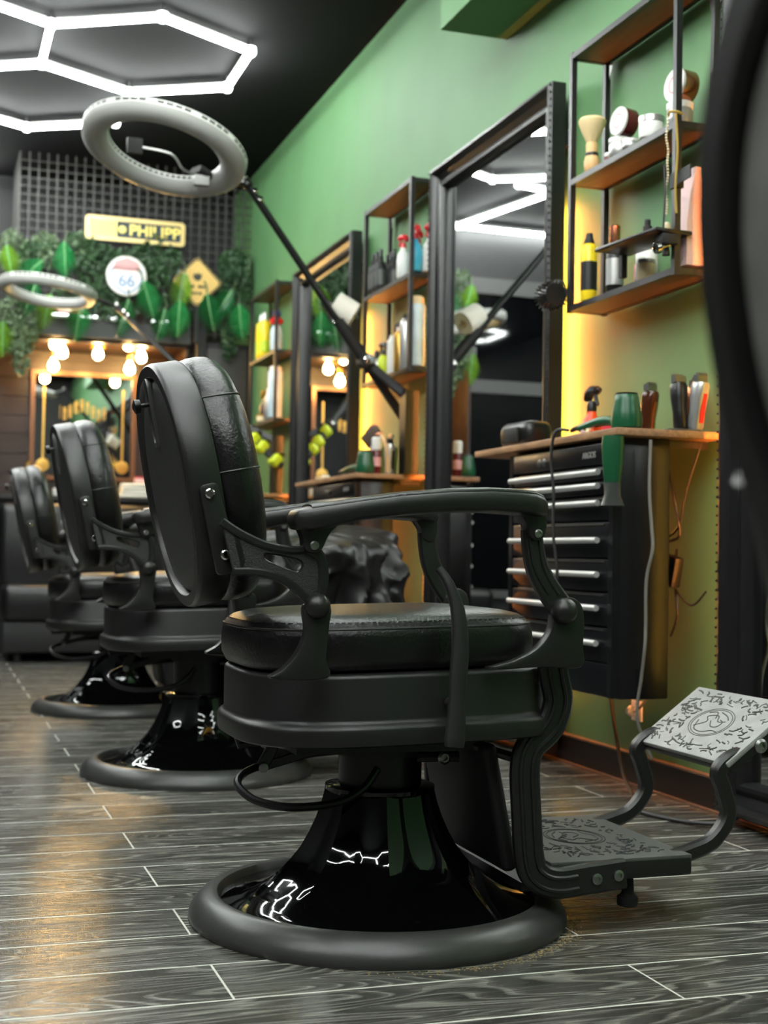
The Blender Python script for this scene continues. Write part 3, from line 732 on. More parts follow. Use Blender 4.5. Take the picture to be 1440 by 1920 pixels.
# ---- nearest shelf, upper board
t = thing('shaving_brush', 'shaving brush with cream bristles and pale wooden handle on the shelf', 'brush', (1.925, 3.79, HI+.012))
obj('handle', MB().lathe([(.021, 0), (.024, .006), (.025, .03), (.021, .045), (.018, .056), (.0185, .066), (.019, .085), (.0165, .09)], 20), PALEWOOD, t)
obj('grip_band', MB().lathe([(.0195, .046), (.0205, .048), (.0205, .056), (.0195, .058)], 20, cap0=False, cap1=False), BLK, t)
br = MB().lathe([(.016, .088), (.021, .10), (.033, .125), (.042, .15), (.043, .158), (.037, .166), (.016, .171)], 26, fn=lambda a, z: 1+.03*math.sin(a*13))
obj('bristles', br, BRISTLE, t)
def round_tin(label, loc, r, d, mface, mside, axis=(-1, -.1, .06), group=None):
    t = thing('round_tin', label, 'tin', loc, group=group); a = Vector(axis).normalized()
    c = Vector((0, 0, r))
    obj('body', MB().lathe([(r*.96, -d/2), (r, -d/2+.003), (r, d/2-.008)], 28, c, a), mside, t)
    obj('lid', MB().lathe([(r*1.02, d/2-.0078), (r*1.02, d/2-.002), (r*.97, d/2), (r*.9, d/2-.001), (.004, d/2-.001)], 28, c, a), mface, t)
    obj('lid_print', MB().lathe([(r*.55, d/2-.0009), (r*.55, d/2+.0002), (r*.42, d/2+.0002), (r*.42, d/2-.0009)], 24, c, a, cap0=False, cap1=False), SIGNR, t)
    return t
bottle('small_jar', 'small maroon jar next to the shaving brush', 'jar', (1.955, 3.735, HI+.012), jar(.035, .014), MAROON, [(.0145, .0352), (.0145, .044), (.012, .046)], WHITE)
bottle('small_jar', 'clear low jar holding up the round pink-faced tin', 'jar', (1.93, 3.62, HI+.012), jar(.042, .032), SILV, [(.033, .0422), (.033, .053), (.03, .055)], WHITE)
round_tin('round tin with white and pink lid standing on a jar', (1.935, 3.60, HI+.069), .042, .05, SIGNW, MAROON)
bottle('flat_tin', 'low silver tin in the middle of the upper board', 'tin', (1.92, 3.535, HI+.012), jar(.018, .024), SILV, [(.0245, .0182), (.0245, .026), (.022, .027)], WHITE)
bottle('pomade_jar', 'squat white pomade jar right of the round tin', 'jar', (1.93, 3.43, HI+.012), jar(.045, .036), WHITE, [(.037, .0452), (.037, .062), (.034, .064)], SILV)
bottle('pomade_jar', 'clear jar under the copper tin by the shelf post', 'jar', (1.945, 3.30, HI+.012), jar(.045, .036), SILV, [(.037, .0452), (.037, .062), (.034, .064)], WHITE)
round_tin('copper tin with white lid behind the shelf post', (1.95, 3.30, HI+.078), .046, .055, SIGNW, COPPER)
# ---- nearest shelf, lower board
bottle('spray_can', 'yellow spray can on the lower board of the nearest shelf', 'spray can', (1.93, 3.81, LO+.012), can(.19, .025), YEL, [(.016, .178), (.017, .182), (.012, .195), (.010, .21)], BLKM, (.0252, .03, .12), BLK)
bottle('hair_tonic_bottle', 'black bottle with copper cap on the nearest shelf', 'bottle', (1.94, 3.66, LO+.012), [(.024, 0), (.026, .004), (.026, .12), (.02, .14), (.014, .145)], BLK, [(.015, .146), (.016, .15), (.016, .20), (.012, .204)], COPPER, (.0262, .02, .10), SILV)
bottle('cologne_bottle', 'glass cologne bottle with dark sprayer, right of the copper-capped bottle', 'bottle', (1.96, 3.50, LO+.012), [(.03, 0), (.033, .004), (.033, .09), (.02, .11), (.014, .125)], WHITE, [(.014, .126), (.014, .165), (.009, .168), (.009, .185)], BLKM)
bottle('cologne_bottle', 'small blue bottle under the black tray', 'bottle', (1.985, 3.58, LO+.012), [(.018, 0), (.02, .004), (.02, .07), (.012, .085)], NAVY, [(.012, .0855), (.012, .11)], BLKM)
bottle('round_jar', 'beige jar standing under the black tray', 'jar', (1.94, 3.47, LO+.012), jar(.05, .025), CREAM, [(.026, .0502), (.026, .06)], SILV)
t = thing('paper_bag', 'pale pink paper bag at the right end of the nearest shelf', 'bag', (1.965, 3.272, LO+.012))
obj('bag_body', MB().rings([[(a*k, b*k2, z) for a, b in ((-.035, -.04), (.035, -.04), (.035, .04), (-.035, .04))] for z, k, k2 in ((0, 1, 1), (.12, .95, .98), (.2, .7, 1.0), (.255, .25, 1.02))]), PALEPINK, t)
obj('bag_fold', MB().box(-.010, .010, -.041, .041, .252, .27), PALEPINK, t)
t = thing('clip_on_tray', 'flat black tray clamped to the shelf post', 'tray', (1.865, 3.24, 1.55))
obj('tray_plate', rbox_mesh(.12, .30, .012, .004, 2), BLK, t, loc=(.0, .12, .0), rot=(0, 0, .1))
obj('tray_post', MB().box(.01, .028, .255, .275, -.066, -.001), BLKM, t)
obj('clamp', rbox_mesh(.05, .04, .03, .005, 2), BLKM, t, loc=(0, -.015, -.032))
obj('clamp_screw', MB().lathe([(.006, -.03), (.006, 0), (.016, .002), (.016, .014), (.01, .016)], 12, (-.024, -.02, -.04), (-1, 0, -.3)), CHROME, t)
obj('strap', MB().tube([(-.02, -.03, .0), (-.018, -.035, .1), (-.018, -.03, .18)], .003, 6), CABLE, t)
t = thing('bead_necklace', 'string of cream beads with red pendant hanging from the shelf post', 'beads', (1.872, 3.232, 1.87))
bd = MB()
for k in range(34): bd.sphere((-.004+.002*math.sin(k*.7), .004*math.sin(k*.3), -.008*k), .0036, 7, 5)
obj('beads', bd, BEAD, t)
obj('pendant', MB().sphere((-.004, 0, -.300), .011, 10, 8, (1, 1, 1.3)), BEAD, t)
obj('pendant', MB().sphere((-.004, .002, -.330), .011, 10, 8, (1, 1, 1.2)), RED, t)
obj('tassel', MB().lathe([(.004, 0), (.010, -.02), (.011, -.035)], 10, (-.004, .002, -.342)), BLKM, t)
t = thing('rope_loop', 'mustard cord looped round the shelf post', 'cord', (1.872, 3.215, 1.87))
obj('cord_loop', MB().tube(cat([(.0, .02, .005), (-.008, .0, .008), (0, -.02, .004), (.02, -.02, .0)], 5), .004, 7), CORD, t)
obj('cord_tail', MB().tube(cat([(.0, -.018, .0), (.004, -.022, -.1), (.001, -.018, -.2), (.004, -.02, -.27)], 5), .0032, 7), CORD, t)
t = thing('velcro_strap', 'black strap wrapped round the shelf post', 'strap', (1.893, 3.224, 1.675))
obj('band', MB().box(-.0135, .0135, -.0135, .0135, 0, .04), BLKM, t)
obj('tail', MB().tube([(-.012, -.0145, .02), (-.012, -.09, .025)], 1, flat=((1, 0, 0), .036, .004)), BLKM, t)
# black bristle roller hung on the shelf corner
t = thing('bristle_roller', 'black bristle roller hanging off the lower shelf corner', 'brush', (1.85, 3.905, 1.50))
obj('core', MB().cyl((0, -.03, 0), (0, .035, 0), .036, n=20), BLK, t)
bs = MB()
for a in range(22):
    for k in range(4):
        an = 2*PI*a/22+.1*(k % 2); yy = -.024+k*.018
        bs.box(-.001, .001, yy-.006, yy+.006, 0, .012); 
        for i in range(8):
            v = bs.v[-8+i]; q = Vector((v.x, 0, v.z+.035)); c_, s_ = math.cos(an), math.sin(an)
            bs.v[-8+i] = Vector((q.x*c_+q.z*s_, v.y, -q.x*s_+q.z*c_))
obj('bristles', bs, BLKM, t, smooth=0)
obj('hook', MB().tube(cat([(0, 0, .036), (.015, 0, .05), (.03, -.02, .04), (.034, -.035, .0)], 4), .003, 6), BLK, t)

# ---- hair dryers
def dryer(label, loc, rz, group='green hair dryers'):
    t = thing('hair_dryer', label, 'hair dryer', loc, (0, 0, rz), group)
    obj('body', MB().lathe([(.030, .0), (.040, .004), (.042, .02), (.039, .045), (.033, .075), (.0315, .088), (.028, .092)], 28, (0, 0, .0)), DRYG, t)
    obj('outlet_ring', MB().lathe([(.0285, .0925), (.029, .096), (.025, .097)], 28), BLK, t)
    hp = cat([(-.02, .02, .02), (-.02, .05, .026), (-.02, .10, .026), (-.02, .15, .020), (-.018, .19, .016)], 5)
    obj('handle', MB().tube(hp, [.0155-.004*i/(len(hp)-1) for i in range(len(hp))], 12), DRYG, t)
    obj('cable_boot', MB().tube(cat([(-.018, .188, .016), (-.018, .21, .018), (-.02, .235, .012)], 4), [.010, .0095, .009, .0085, .008, .0075, .007, .0065, .006], 10), BLK, t)
    return t
dryer('green hair dryer lying on the nearest worktop corner', (1.755, 3.235, WT), .12)
dryer('green hair dryer lying on the middle worktop', (1.755, 5.52, WT), .12)
t = thing('dryer_cable', 'black hair dryer cable drooping in front of the drawer cabinet', 'cable')
cb = cat([(1.70, 3.47, WT+.014), (1.682, 3.515, WT+.012), (1.676, 3.53, .96), (1.678, 3.515, .86), (1.672, 3.50, .74), (1.676, 3.48, .62), (1.668, 3.50, .5), (1.672, 3.49, .38)], 8)
obj('cable', MB().tube(cb, .0045, 8), CABLE, t)
t = thing('hanging_dryer', 'green hair dryer with grey nozzle hanging under the worktop', 'hair dryer', (1.70, 3.205, .87))
obj('body', MB().lathe([(.020, 0), (.023, .01), (.027, .05), (.030, .10), (.028, .125)], 24, (0, 0, 0)), DRYG, t)
ns = []
for z, a, b in ((.002, .021, .021), (-.012, .020, .018), (-.03, .022, .014), (-.05, .030, .010), (-.058, .034, .010)):
    ns.append([(p[0]*1, p[1]*1, z) for p in superell(a, b, 3, 24)])
obj('concentrator_nozzle', MB().rings(ns), NOZ, t)
# ---- things on the nearest worktop
t = thing('headrest', 'black leather headrest standing at the far end of the nearest worktop', 'headrest', (1.80, 3.98, WT))
obj('cushion', rbox_mesh(.10, .19, .085, .03, 4), LEATHER, t, rot=(0, 0, .1))
obj('mount_plate', rbox_mesh(.012, .09, .05, .004, 2), BLKM, t, loc=(-.055, -.01, .015), rot=(0, 0, .1))
def spray_bottle(label, loc, m, yaw, hm=BLK, group=None, sc=1.0):
    t = bottle('spray_bottle', label, 'spray bottle', loc, [(.026, 0), (.029, .004), (.029, .05), (.024, .07), (.014, .085), (.0135, .095)], m, group=group)
    trigger_head(t, .095, hm, yaw); t.scale = (sc, sc, sc); return t
spray_bottle('orange spray bottle with black trigger head on the nearest worktop', (1.90, 3.72, WT), ORANGE, PI, sc=1.05)
t = thing('plastic_tub', 'pink plastic tub behind the hair dryer', 'box', (1.94, 3.60, WT))
obj('tub', MB().rings([[(a*k, b*k, z) for a, b in superell(.05, .06, 5, 24)] for z, k in ((0, .85), (.05, 1.0), (.05, .94), (.008, .8))]), PINK, t)
obj('rim', MB().rings([[(a*k, b*k, z) for a, b in superell(.05, .06, 5, 24)] for z, k in ((.0502, 1.03), (.056, 1.03), (.056, .95), (.0502, .95))], cap0=False, cap1=False), PALEPINK, t)
def clipper(label, loc, m, m2, rot, group=None):
    t = thing('hair_clipper', label, 'hair clipper', loc, rot, group)
    obj('body', MB().rings([[(a*k, b*k2, z) for a, b in superell(.02, .022, 3, 20)] for z, k, k2 in ((0, .7, .7), (.01, .95, .9), (.05, .9, .85), (.09, 1.05, 1.0), (.12, 1.0, 1.05), (.13, .8, .95))]), m, t)
    obj('side_panel', MB().rings([[(a*k, b*k2-.006, z) for a, b in superell(.014, .018, 3, 16)] for z, k, k2 in ((.02, .8, .9), (.06, .85, .9), (.10, 1.0, .95))]), m2, t)
    obj('blade', MB().box(-.019, .019, -.006, .012, .131, .148), STEEL, t)
    tb = MB()
    for k in range(7): tb.box(-.018+k*.0055, -.0155+k*.0055, -.004, .004, .1485, .155)
    obj('blade_teeth', tb, STEEL, t)
    return t
clipper('brown and copper hair clipper standing behind the green dryer', (1.92, 3.42, WT), BROWNG, COPPER, (.1, 0, .4))
clipper('black hair clipper with lime stripe leaning at the worktop end', (1.925, 3.24, WT+.005), BLK, YELG, (.12, .0, PI+.2))
t = thing('clipper_stand', 'grey charging stand under the row of clippers', 'stand', (1.90, 3.10+.12, WT))
obj('tray', rbox_mesh(.10, .05, .005, .002, 2), NOZ, t, loc=(.025, 0, 0))
t.location = (1.885, 3.222, WT)
clipper('silver and black hair clipper at the worktop edge, half hidden', (1.955, 3.222, WT+.0055), SILV, RED, (.15, 0, .3))
clipper('copper trimmed hair clipper at the worktop edge, leftmost of the leaning pair', (1.985, 3.29, WT), COPPER, BLK, (.1, 0, .5))
for (dy, m, nm, lab) in ((.0, PALEPINK, 'hair_clip', 'pale pink hair clip at the worktop front edge'), (-.03, CREAM, 'hair_clip', 'cream hair clip at the worktop front edge'), (-.058, ORANGE, 'hair_clip', 'orange hair clip at the worktop front edge')):
    t = thing(nm, lab, 'hair clip', (1.715, 3.40+dy, WT))
    obj('jaw', rbox_mesh(.018, .022, .006, .002, 2), m, t); obj('jaw', rbox_mesh(.016, .018, .005, .002, 2), m, t, loc=(0, 0, .0065))
# ---- cables under the nearest worktop
def cable(label, pts, r=.004, m=CABLE, nm='power_cable'):
    t = thing(nm, label, 'cable'); obj('cable', MB().tube(cat(pts, 6), r, 7), m, t); return t
cable('tangled black cable hanging on the amber wall under the worktop', [(1.98, 3.42, .99), (1.975, 3.38, .90), (1.968, 3.34, .82), (1.975, 3.33, .74), (1.968, 3.40, .72), (1.975, 3.46, .70), (1.968, 3.36, .68), (1.975, 3.35, .60), (1.972, 3.33, .52), (1.975, 3.37, .46)])
cable('thin black cable crossing the amber wall under the worktop', [(1.975, 3.22, .99), (1.965, 3.28, .86), (1.975, 3.34, .76), (1.96, 3.44, .70), (1.975, 3.36, .60), (1.965, 3.25, .55), (1.975, 3.19, .59)], .003)
t = thing('power_adapter', 'black power adapter dangling under the nearest worktop', 'adapter', (1.955, 3.335, .60))
obj('brick', rbox_mesh(.03, .045, .085, .006, 2), BLK, t, rot=(.25, 0, 0)); obj('strain_relief', MB().cyl((0, -.02, .08), (0, -.027, .105), .005, .003, 8), BLK, t)
cable('grey cable hanging down beside the black mirror', [(1.80, 3.185, WT-.03), (1.795, 3.18, .86), (1.80, 3.175, .76), (1.80, 3.168, .70), (1.795, 3.19, .62), (1.80, 3.20, .5), (1.795, 3.195, .44), (1.80, 3.22, .36), (1.80, 3.24, .25), (1.85, 3.25, .14)], .0045, CABLEG)
cable('pale cable running down to a wall socket under the cabinet', [(2.0, 3.50, .42), (2.01, 3.53, .31), (2.0, 3.58, .24), (2.005, 3.63, .22)], .004, CABLEG)
t = thing('wall_socket', 'pale wall socket with plug low on the green wall', 'socket', (2.03, 3.645, .19))
obj('plate', rbox_mesh(.008, .06, .06, .003, 2), WHITE, t, loc=(-.0055, 0, 0)); obj('plug', MB().lathe([(.016, 0), (.016, .02), (.008, .03)], 14, (-.0098, 0, .03), (-1, 0, 0)), WHITE, t)
cable('black cable looping from the baseboard along the floor behind the footrest', [(1.97, 3.72, .30), (1.96, 3.66, .16), (1.93, 3.55, .05), (1.88, 3.40, .012), (1.80, 3.25, .008), (1.86, 3.05, .008), (1.94, 2.98, .03), (1.985, 2.99, .12), (1.99, 3.0, .25)], .0055)
cable('black cable hanging near the right edge behind the foot plate', [(1.93, 2.80, .42), (1.935, 2.78, .30), (1.93, 2.74, .20), (1.95, 2.68, .16), (1.98, 2.66, .2)], .005)

# ---- middle shelf
for i, (dx, dy, lab) in enumerate(((-.03, .27, 'front left'), (-.03, .215, 'front second'), (-.03, .16, 'front third'), (.035, .265, 'back left'), (.035, .205, 'back second'), (.03, .145, 'back third'))):
    bottle('pump_bottle', ['dark pump bottle, leftmost in the front row on the middle shelf', 'dark pump bottle, second in the front row on the middle shelf', 'dark pump bottle, third in the front row on the middle shelf', 'dark pump bottle, leftmost in the back row on the middle shelf', 'dark pump bottle, second in the back row on the middle shelf', 'dark pump bottle beside the red-topped white bottle'][i], 'bottle',
           (1.945+dx, 5.685+dy, HI+.012), [(.022, 0), (.024, .004), (.024, .10), (.017, .125), (.010, .13)], BLKM, [(.011, .1305), (.012, .15), (.008, .155), (.008, .185), (.004, .187)], BLK, (.0242, .02, .09), NOZ, group='dark pump bottles on the middle shelf')
def red_spray(label, loc, m, yaw=0, sc=1.0, capm=RED):
    t = bottle('spray_bottle', label, 'spray bottle', loc, [(.032, 0), (.035, .004), (.035, .10), (.028, .13), (.015, .15), (.0145, .16)], m)
    trigger_head(t, .16, capm, yaw); t.scale = (sc, sc, sc); return t
red_spray('white bottle with red trigger on the middle shelf, left of the post', (1.925, 5.565, HI+.012), WHITE, .3, .82)
red_spray('white and blue bottle with red trigger just behind the shelf post', (1.96, 5.47, HI+.012), LBLUE, .2, .82)
red_spray('blue bottle with red trigger right of the shelf post', (1.925, 5.40+.01, HI+.012), BLUE, .2, .86)
red_spray('pale bottle with red trigger at the right end of the middle shelf', (1.985, 5.395, HI+.012), WHITE, .2, .9)
t = bottle('spray_bottle', 'lime green bottle with black trigger on the middle shelf lower board', 'spray bottle', (1.92, 5.80, LO+.012), [(.030, 0), (.033, .004), (.033, .09), (.024, .11), (.013, .12)], YELG); trigger_head(t, .12, BLK, .2); t.scale = (.8, .8, .8)
bottle('hairspray_can', 'pale blue and cream tall can at the right of the middle shelf', 'spray can', (1.94, 5.425, LO+.012), [(.036, 0), (.038, .003), (.038, .255), (.034, .262)], LBLUE, [(.032, .2625), (.032, .29), (.027, .296)], CREAM)
bottle('hairspray_can', 'silver tall can with domed top on the middle shelf', 'spray can', (1.94, 5.56, LO+.012), can(.235, .026), SILV, [(.014, .224), (.014, .24)], BLKM)
bottle('hairspray_can', 'brass coloured tall can on the middle shelf', 'spray can', (1.935, 5.63, LO+.012), can(.19, .023), BRASSY, [(.012, .181), (.012, .195)], WHITE)
bottle('hairspray_can', 'white slim can between brass can and lime bottle', 'spray can', (1.925, 5.70, LO+.012), can(.165, .021), WHITE, [(.011, .157), (.011, .17)], WHITE)
bottle('dropper_bottle', 'small grey bottle left of the lime green bottle', 'bottle', (1.92, 5.90, LO+.012), [(.024, 0), (.026, .004), (.026, .07), (.014, .09)], SILV, [(.014, .0905), (.013, .12), (.006, .13)], BLK)
bottle('dropper_bottle', 'small dark bottle behind the lime green bottle', 'bottle', (1.975, 5.84, LO+.012), [(.02, 0), (.022, .004), (.022, .08), (.012, .1)], BLKM, [(.012, .1005), (.011, .13), (.005, .14)], BLK)
t = thing('neck_duster', 'black feathery neck duster behind the silver cans', 'brush', (1.985, 5.705, LO+.012))
obj('handle', MB().lathe([(.018, 0), (.02, .005), (.014, .06), (.012, .13)], 14), BLK, t)
obj('bristles', MB().lathe([(.014, .13), (.03, .15), (.045, .19), (.042, .225), (.02, .24)], 20, fn=lambda a, z: 1+.08*math.sin(a*7)), BLKM, t)
t = thing('carton', 'cream carton standing behind the bottles of the middle shelf', 'box', (1.98, 5.76, LO+.012))
obj('box', rbox_mesh(.05, .07, .12, .002, 1), CREAM, t); obj('flap', MB().box(-.024, .024, -.034, .034, .1205, .1225), CREAM, t)
# ---- middle worktop
t = thing('neck_duster', 'brown fan-shaped barber duster lying across the middle worktop', 'brush', (1.80, 5.30+.22, WT+.185))
fan = []
for i in range(9):
    a = i/8; w = .012+.075*math.sin(PI*min(1, a*.85+.12))**.8; fan.append([(.022*math.cos(q)*min(1, .4+a), -.02+a*.19, w*math.sin(q)*.62) for q in [2*PI*j/20 for j in range(20)]])
t.location = (1.83, 5.40, 1.19); 
obj('bristles', MB().rings(fan), BROWNBR, t)
obj('ferrule', MB().lathe([(.015, 0), (.016, .02), (.012, .035)], 14, (0, -.018, 0), (0, -1, 0)), COPPER, t)
obj('handle', MB().tube(cat([(0, -.05, 0), (.01, -.09, -.04), (.015, -.10, -.10), (.015, -.10, -.165)], 5), .010, 10), PALEWOOD, t)
t.location = (1.84, 5.62, 1.19)
bottle('cup', 'olive green cup holding combs on the middle worktop', 'cup', (1.88, 5.60, WT), [(.036, 0), (.04, .004), (.046, .12), (.041, .12), (.036, .01)], OLIVE)
for i, (dx, dy, m) in enumerate(((-.01, .01, PALEWOOD), (.012, -.008, BLK))):
    t = thing('comb', ['wooden handled comb standing in the olive cup', 'black comb standing in the olive cup'][i], 'comb', (1.88+dx, 5.60+dy, WT+.012), (.15*(-1)**i, .1, 0))
    obj('spine', rbox_mesh(.006, .02, .17, .002, 1), m, t)
    tt = MB()
    for k in range(10): tt.box(-.002, .002, .0105, .022, .09+k*.008, .093+k*.008)
    obj('teeth', tt, m, t)
spray_bottle('orange bottle with pale pump beside the green dryer on the middle worktop', (1.82, 5.60, WT), ORANGE, PI, WHITE, sc=.8)
bottle('tube_bottle', 'maroon tube with white emblem and bright top on the middle worktop', 'bottle', (1.80, 5.27+.24, WT), jar(.10, .02), MAROON, [(.018, .1002), (.021, .105), (.021, .15), (.016, .155)], WHITE, (.0203, .03, .07), SIGNR)
clipper('chrome hair clipper at the right end of the middle worktop', (1.865, 5.53, WT), SILV, BLK, (0, 0, .5))
t = thing('soap_dish', 'pale dish on the middle worktop near the mirror', 'dish', (1.78, 6.22, WT)); obj('dish', MB().lathe([(.03, 0), (.045, .004), (.05, .018), (.044, .018), (.03, .006)], 20), CREAM, t); obj('soap', rbox_mesh(.04, .03, .02, .008, 3), WHITE, t, loc=(0, 0, .007))
bottle('gold_tin', 'gold tin at the far left of the middle worktop', 'tin', (1.95, 5.98, WT), jar(.07, .035), BRASSY, [(.036, .0702), (.036, .085), (.03, .087)], BLK)
# ---- farthest shelf
for i, dy in enumerate((.215, .13)):
    bottle('spray_can', ['yellow spray can on the farthest shelf, left one', 'yellow spray can on the farthest shelf, right one'][i], 'spray can', (1.93, 8.03+dy, HI+.012), can(.24, .034), YEL, [(.018, .227), (.018, .24), (.015, .275)], SILV, (.0342, .03, .1), YELG, group='yellow spray cans on the farthest shelf')
t = red_spray('white bottle with red neck and blue trigger on the farthest shelf', (1.93, 7.86, HI+.012), LBLUE, .2, 1.05, NAVY); obj('collar', MB().lathe([(.016, .15), (.036, .152), (.04, .175), (.02, .19)], 18), RED, t)
bottle('hairspray_can', 'tall white and blue can on the farthest shelf', 'spray can', (1.93, 7.86, LO+.012), [(.042, 0), (.044, .003), (.044, .27), (.038, .28)], LBLUE, [(.036, .2805), (.036, .30), (.03, .305)], WHITE)
bottle('tonic_bottle', 'brown bottle with gold top on the farthest shelf', 'bottle', (1.95, 8.22, LO+.012), [(.028, 0), (.03, .004), (.03, .10), (.015, .13), (.014, .15)], BROWNG, [(.018, .1505), (.022, .16), (.022, .20), (.016, .205)], BRASSY)
bottle('tonic_bottle', 'dark bottle in the middle of the farthest shelf', 'bottle', (1.96, 8.12, LO+.012), [(.024, 0), (.026, .004), (.026, .12), (.014, .15)], BLKM, [(.014, .1505), (.014, .19)], BLK)
bottle('tonic_bottle', 'silver bottle left of the tall white can on the farthest shelf', 'bottle', (1.93, 8.02, LO+.012), [(.024, 0), (.026, .004), (.026, .13), (.014, .16)], SILV, [(.014, .1605), (.014, .19)], WHITE)
bottle('flat_tin', 'low yellow tin at the front of the farthest shelf', 'tin', (1.91, 8.12, LO+.012), jar(.03, .03), CREAM, [(.031, .0302), (.031, .04)], BRASSY)
# ---- farthest worktop
bottle('cup', 'green cup at the farthest worktop beside the chair back', 'cup', (1.80, 8.35, WT), [(.036, 0), (.04, .004), (.04, .10), (.035, .1), (.033, .01)], DRYG)
bottle('tube_bottle', 'red tube bottle on the farthest worktop', 'bottle', (1.78, 8.12, WT), jar(.085, .024), PINK, [(.018, .0852), (.018, .10)], PINK)
bottle('tonic_bottle', 'dark tonic bottle on the farthest worktop', 'bottle', (1.85, 7.98, WT), [(.03, 0), (.032, .004), (.032, .10), (.015, .13)], BLKM, [(.014, .1305), (.014, .16)], SILV)
bottle('tonic_bottle', 'white tonic bottle with pink cap on the farthest worktop', 'bottle', (1.80, 8.02, WT), [(.026, 0), (.028, .004), (.028, .06), (.015, .08)], WHITE, [(.015, .0805), (.015, .105)], PINK)
bottle('pomade_jar', 'gold lidded jar on the farthest worktop', 'jar', (1.79, 7.88, WT), jar(.045, .04), WHITE, [(.041, .0452), (.041, .06)], BRASSY)

# ================================================================== RING LAMPS ON BOOM ARMS
def ring_lamp(label, c, e1, e2, R, r_in, P, Q, J, post, clip=True):
    """c centre, e1,e2 in-plane axes; boom from Q (tail) to P (ring end); J joint; post (x,y,z0,z1)"""
    base = Vector((post[0], post[1], post[2]))
    t = thing('ring_lamp', label, 'ring lamp', base, group='ring lamps on long boom arms')
    c = Vector(c)-base; P = Vector(P)-base; Q = Vector(Q)-base; J = Vector(J)-base
    e1 = Vector(e1).normalized(); e2 = Vector(e2); e2 = (e2-e1*e2.dot(e1)).normalized(); nn = e1.cross(e2)
    if nn.z > 0: nn = -nn                     # light face looks down
    rm, hw = (R+r_in)/2, (R-r_in)/2
    def sweep(prof, N=72):
        rs = []
        for i in range(N+1):
            a = 2*PI*i/N; d = e1*math.cos(a)+e2*math.sin(a)
            rs.append([c + d*(rm+q[0]) + nn*q[1] for q in prof])
        return rs
    obj('diffuser', MB().rings(sweep([(-hw, 0), (-hw*.92, .018), (-hw*.5, .034), (0, .04), (hw*.5, .034), (hw*.92, .018), (hw, 0)]), True, False, False), DIFF, t, smooth=50)
    hs = obj('housing', MB().rings(sweep([(-hw*1.02, -.001), (-hw*1.02, -.022), (hw*1.02, -.022), (hw*1.02, -.001)]), True, False, False), WHITE, t, smooth=30)
    vt = MB()
    for i in range(60):
        a0 = 2*PI*i/60; 
        for rr in (R+hw*.03, r_in-hw*.03):
            d0 = e1*math.cos(a0)+e2*math.sin(a0); tg = -e1*math.sin(a0)+e2*math.cos(a0)
            m0 = c+d0*rr-nn*.012
            if i % 5 == 4 and rr > rm: continue
            vt.add([m0+tg*s*rr*.04+nn*u for s, u in ((-1, -.005), (1, -.005), (1, .005), (-1, .005))], [(0, 1, 2, 3)])
    vo = obj('vents', vt, BLK, t, smooth=0); vo['kind'] = 'stuff'
    d = (P-Q).normalized()
    obj('boom', MB().tube([J-d*.02, P], .0165, 10), BLK, t)
    obj('boom_sleeve', MB().tube([J-d*.05, J+(P-J)*.24], .027, 12), BLKM, t)
    obj('boom_tail', MB().tube([J, Q], .021, 10), BLKM, t)
    jk = obj('boom_joint', MB().cyl(J-Vector((0, .035, 0)), J+Vector((0, .035, 0)), .032, n=16), BLKM, t)
    obj('joint_knob', MB().lathe([(.02, 0), (.024, .006), (.024, .02), (.01, .024)], 10, J-Vector((0, .0352, 0)), (0, -1, 0)), CHROME, jk)
    S = Vector((0, 0, post[3]-post[2]-.03))
    obj('strut', MB().tube([S, J+(S-J)*.02], 1, flat=((0, 1, 0), .04, .02)), BLK, t)
    obj('post', MB().box(-.03, .03, -.04, .04, 0, post[3]-post[2]), BLK, t)
    E_ = c + (P-c).normalized()*0
    k = P - d*.02
    obj('swivel', MB().sphere(P, .024, 12, 8), BLK, t)
    rimp = c + (P-c - nn*((P-c).dot(nn))).normalized()*(R*.98)
    obj('yoke', MB().tube([P, (P+rimp)/2-nn*.01, rimp-nn*.012], .012, 8), BLK, t)
    for q in (-.05, -.09, .02): 
        obj('clamp_screw', MB().lathe([(.004, 0), (.005, .02), (.011, .022), (.011, .032), (.004, .034)], 10, P+d*q, (0, -1, .4)), CHROME, t)
    if clip:
        g = c + (rimp-c)*.72
        pc = obj('phone_clamp', MB().tube([rimp-nn*.005+(c-rimp)*.12, g, c+(rimp-c)*.5], 1, flat=(tuple(nn), .07, .03)), BLKM, t)
        obj('clamp_jaw', MB().box(-.03, .03, -.02, .02, -.02, .02).xf(Matrix.Translation(c+(rimp-c)*.62+nn*.03)), SILV, pc)
        q0 = c - e1*.10 + nn*.01 + e2*.06
        gn = MB().tube(cat([g, c+(rimp-c)*.35+nn*.03, c+(rimp-c)*.1, q0], 6), .005, 7)
        obj('gooseneck', gn, SILV, t)
        obj('holder', MB().box(-.03, .03, -.012, .012, -.03, .03).xf(Matrix.Translation(q0)), BLKM, t)
    return t
ringc = CAM + ray(308, 281)*5.42
A_, B_ = Vector((1.70, 5.65, 1.631)), Vector((1.32, 5.59, 2.105)); dv = B_-A_
ring_lamp('large unlit ring lamp hanging over the chairs on a black boom arm', ringc, (.36, .10, -.105), (-.05, .98, -.17), .330, .228, A_+dv*1.235, A_-dv*.74, A_-dv*.24, (1.94, 5.50, WT, 1.375))
rc2 = CAM + ray(90, 545)*8.2
P2, Q2 = onY(222, 578, 8.42), onX(528, 874, 1.93)
ring_lamp('small distant ring lamp at the left, in front of the leaves', rc2, (.36, .10, -.05), (-.05, .98, -.06), .290, .222, P2, Q2, P2+(Q2-P2)*.72, (1.93, 7.80, WT, 1.36), False)
t = thing('paper_roll', 'white paper roll clipped to the black boom arm', 'paper roll', (1.69, 5.655, 1.735))
ax = Vector((.8, -.24, -.5)).normalized()
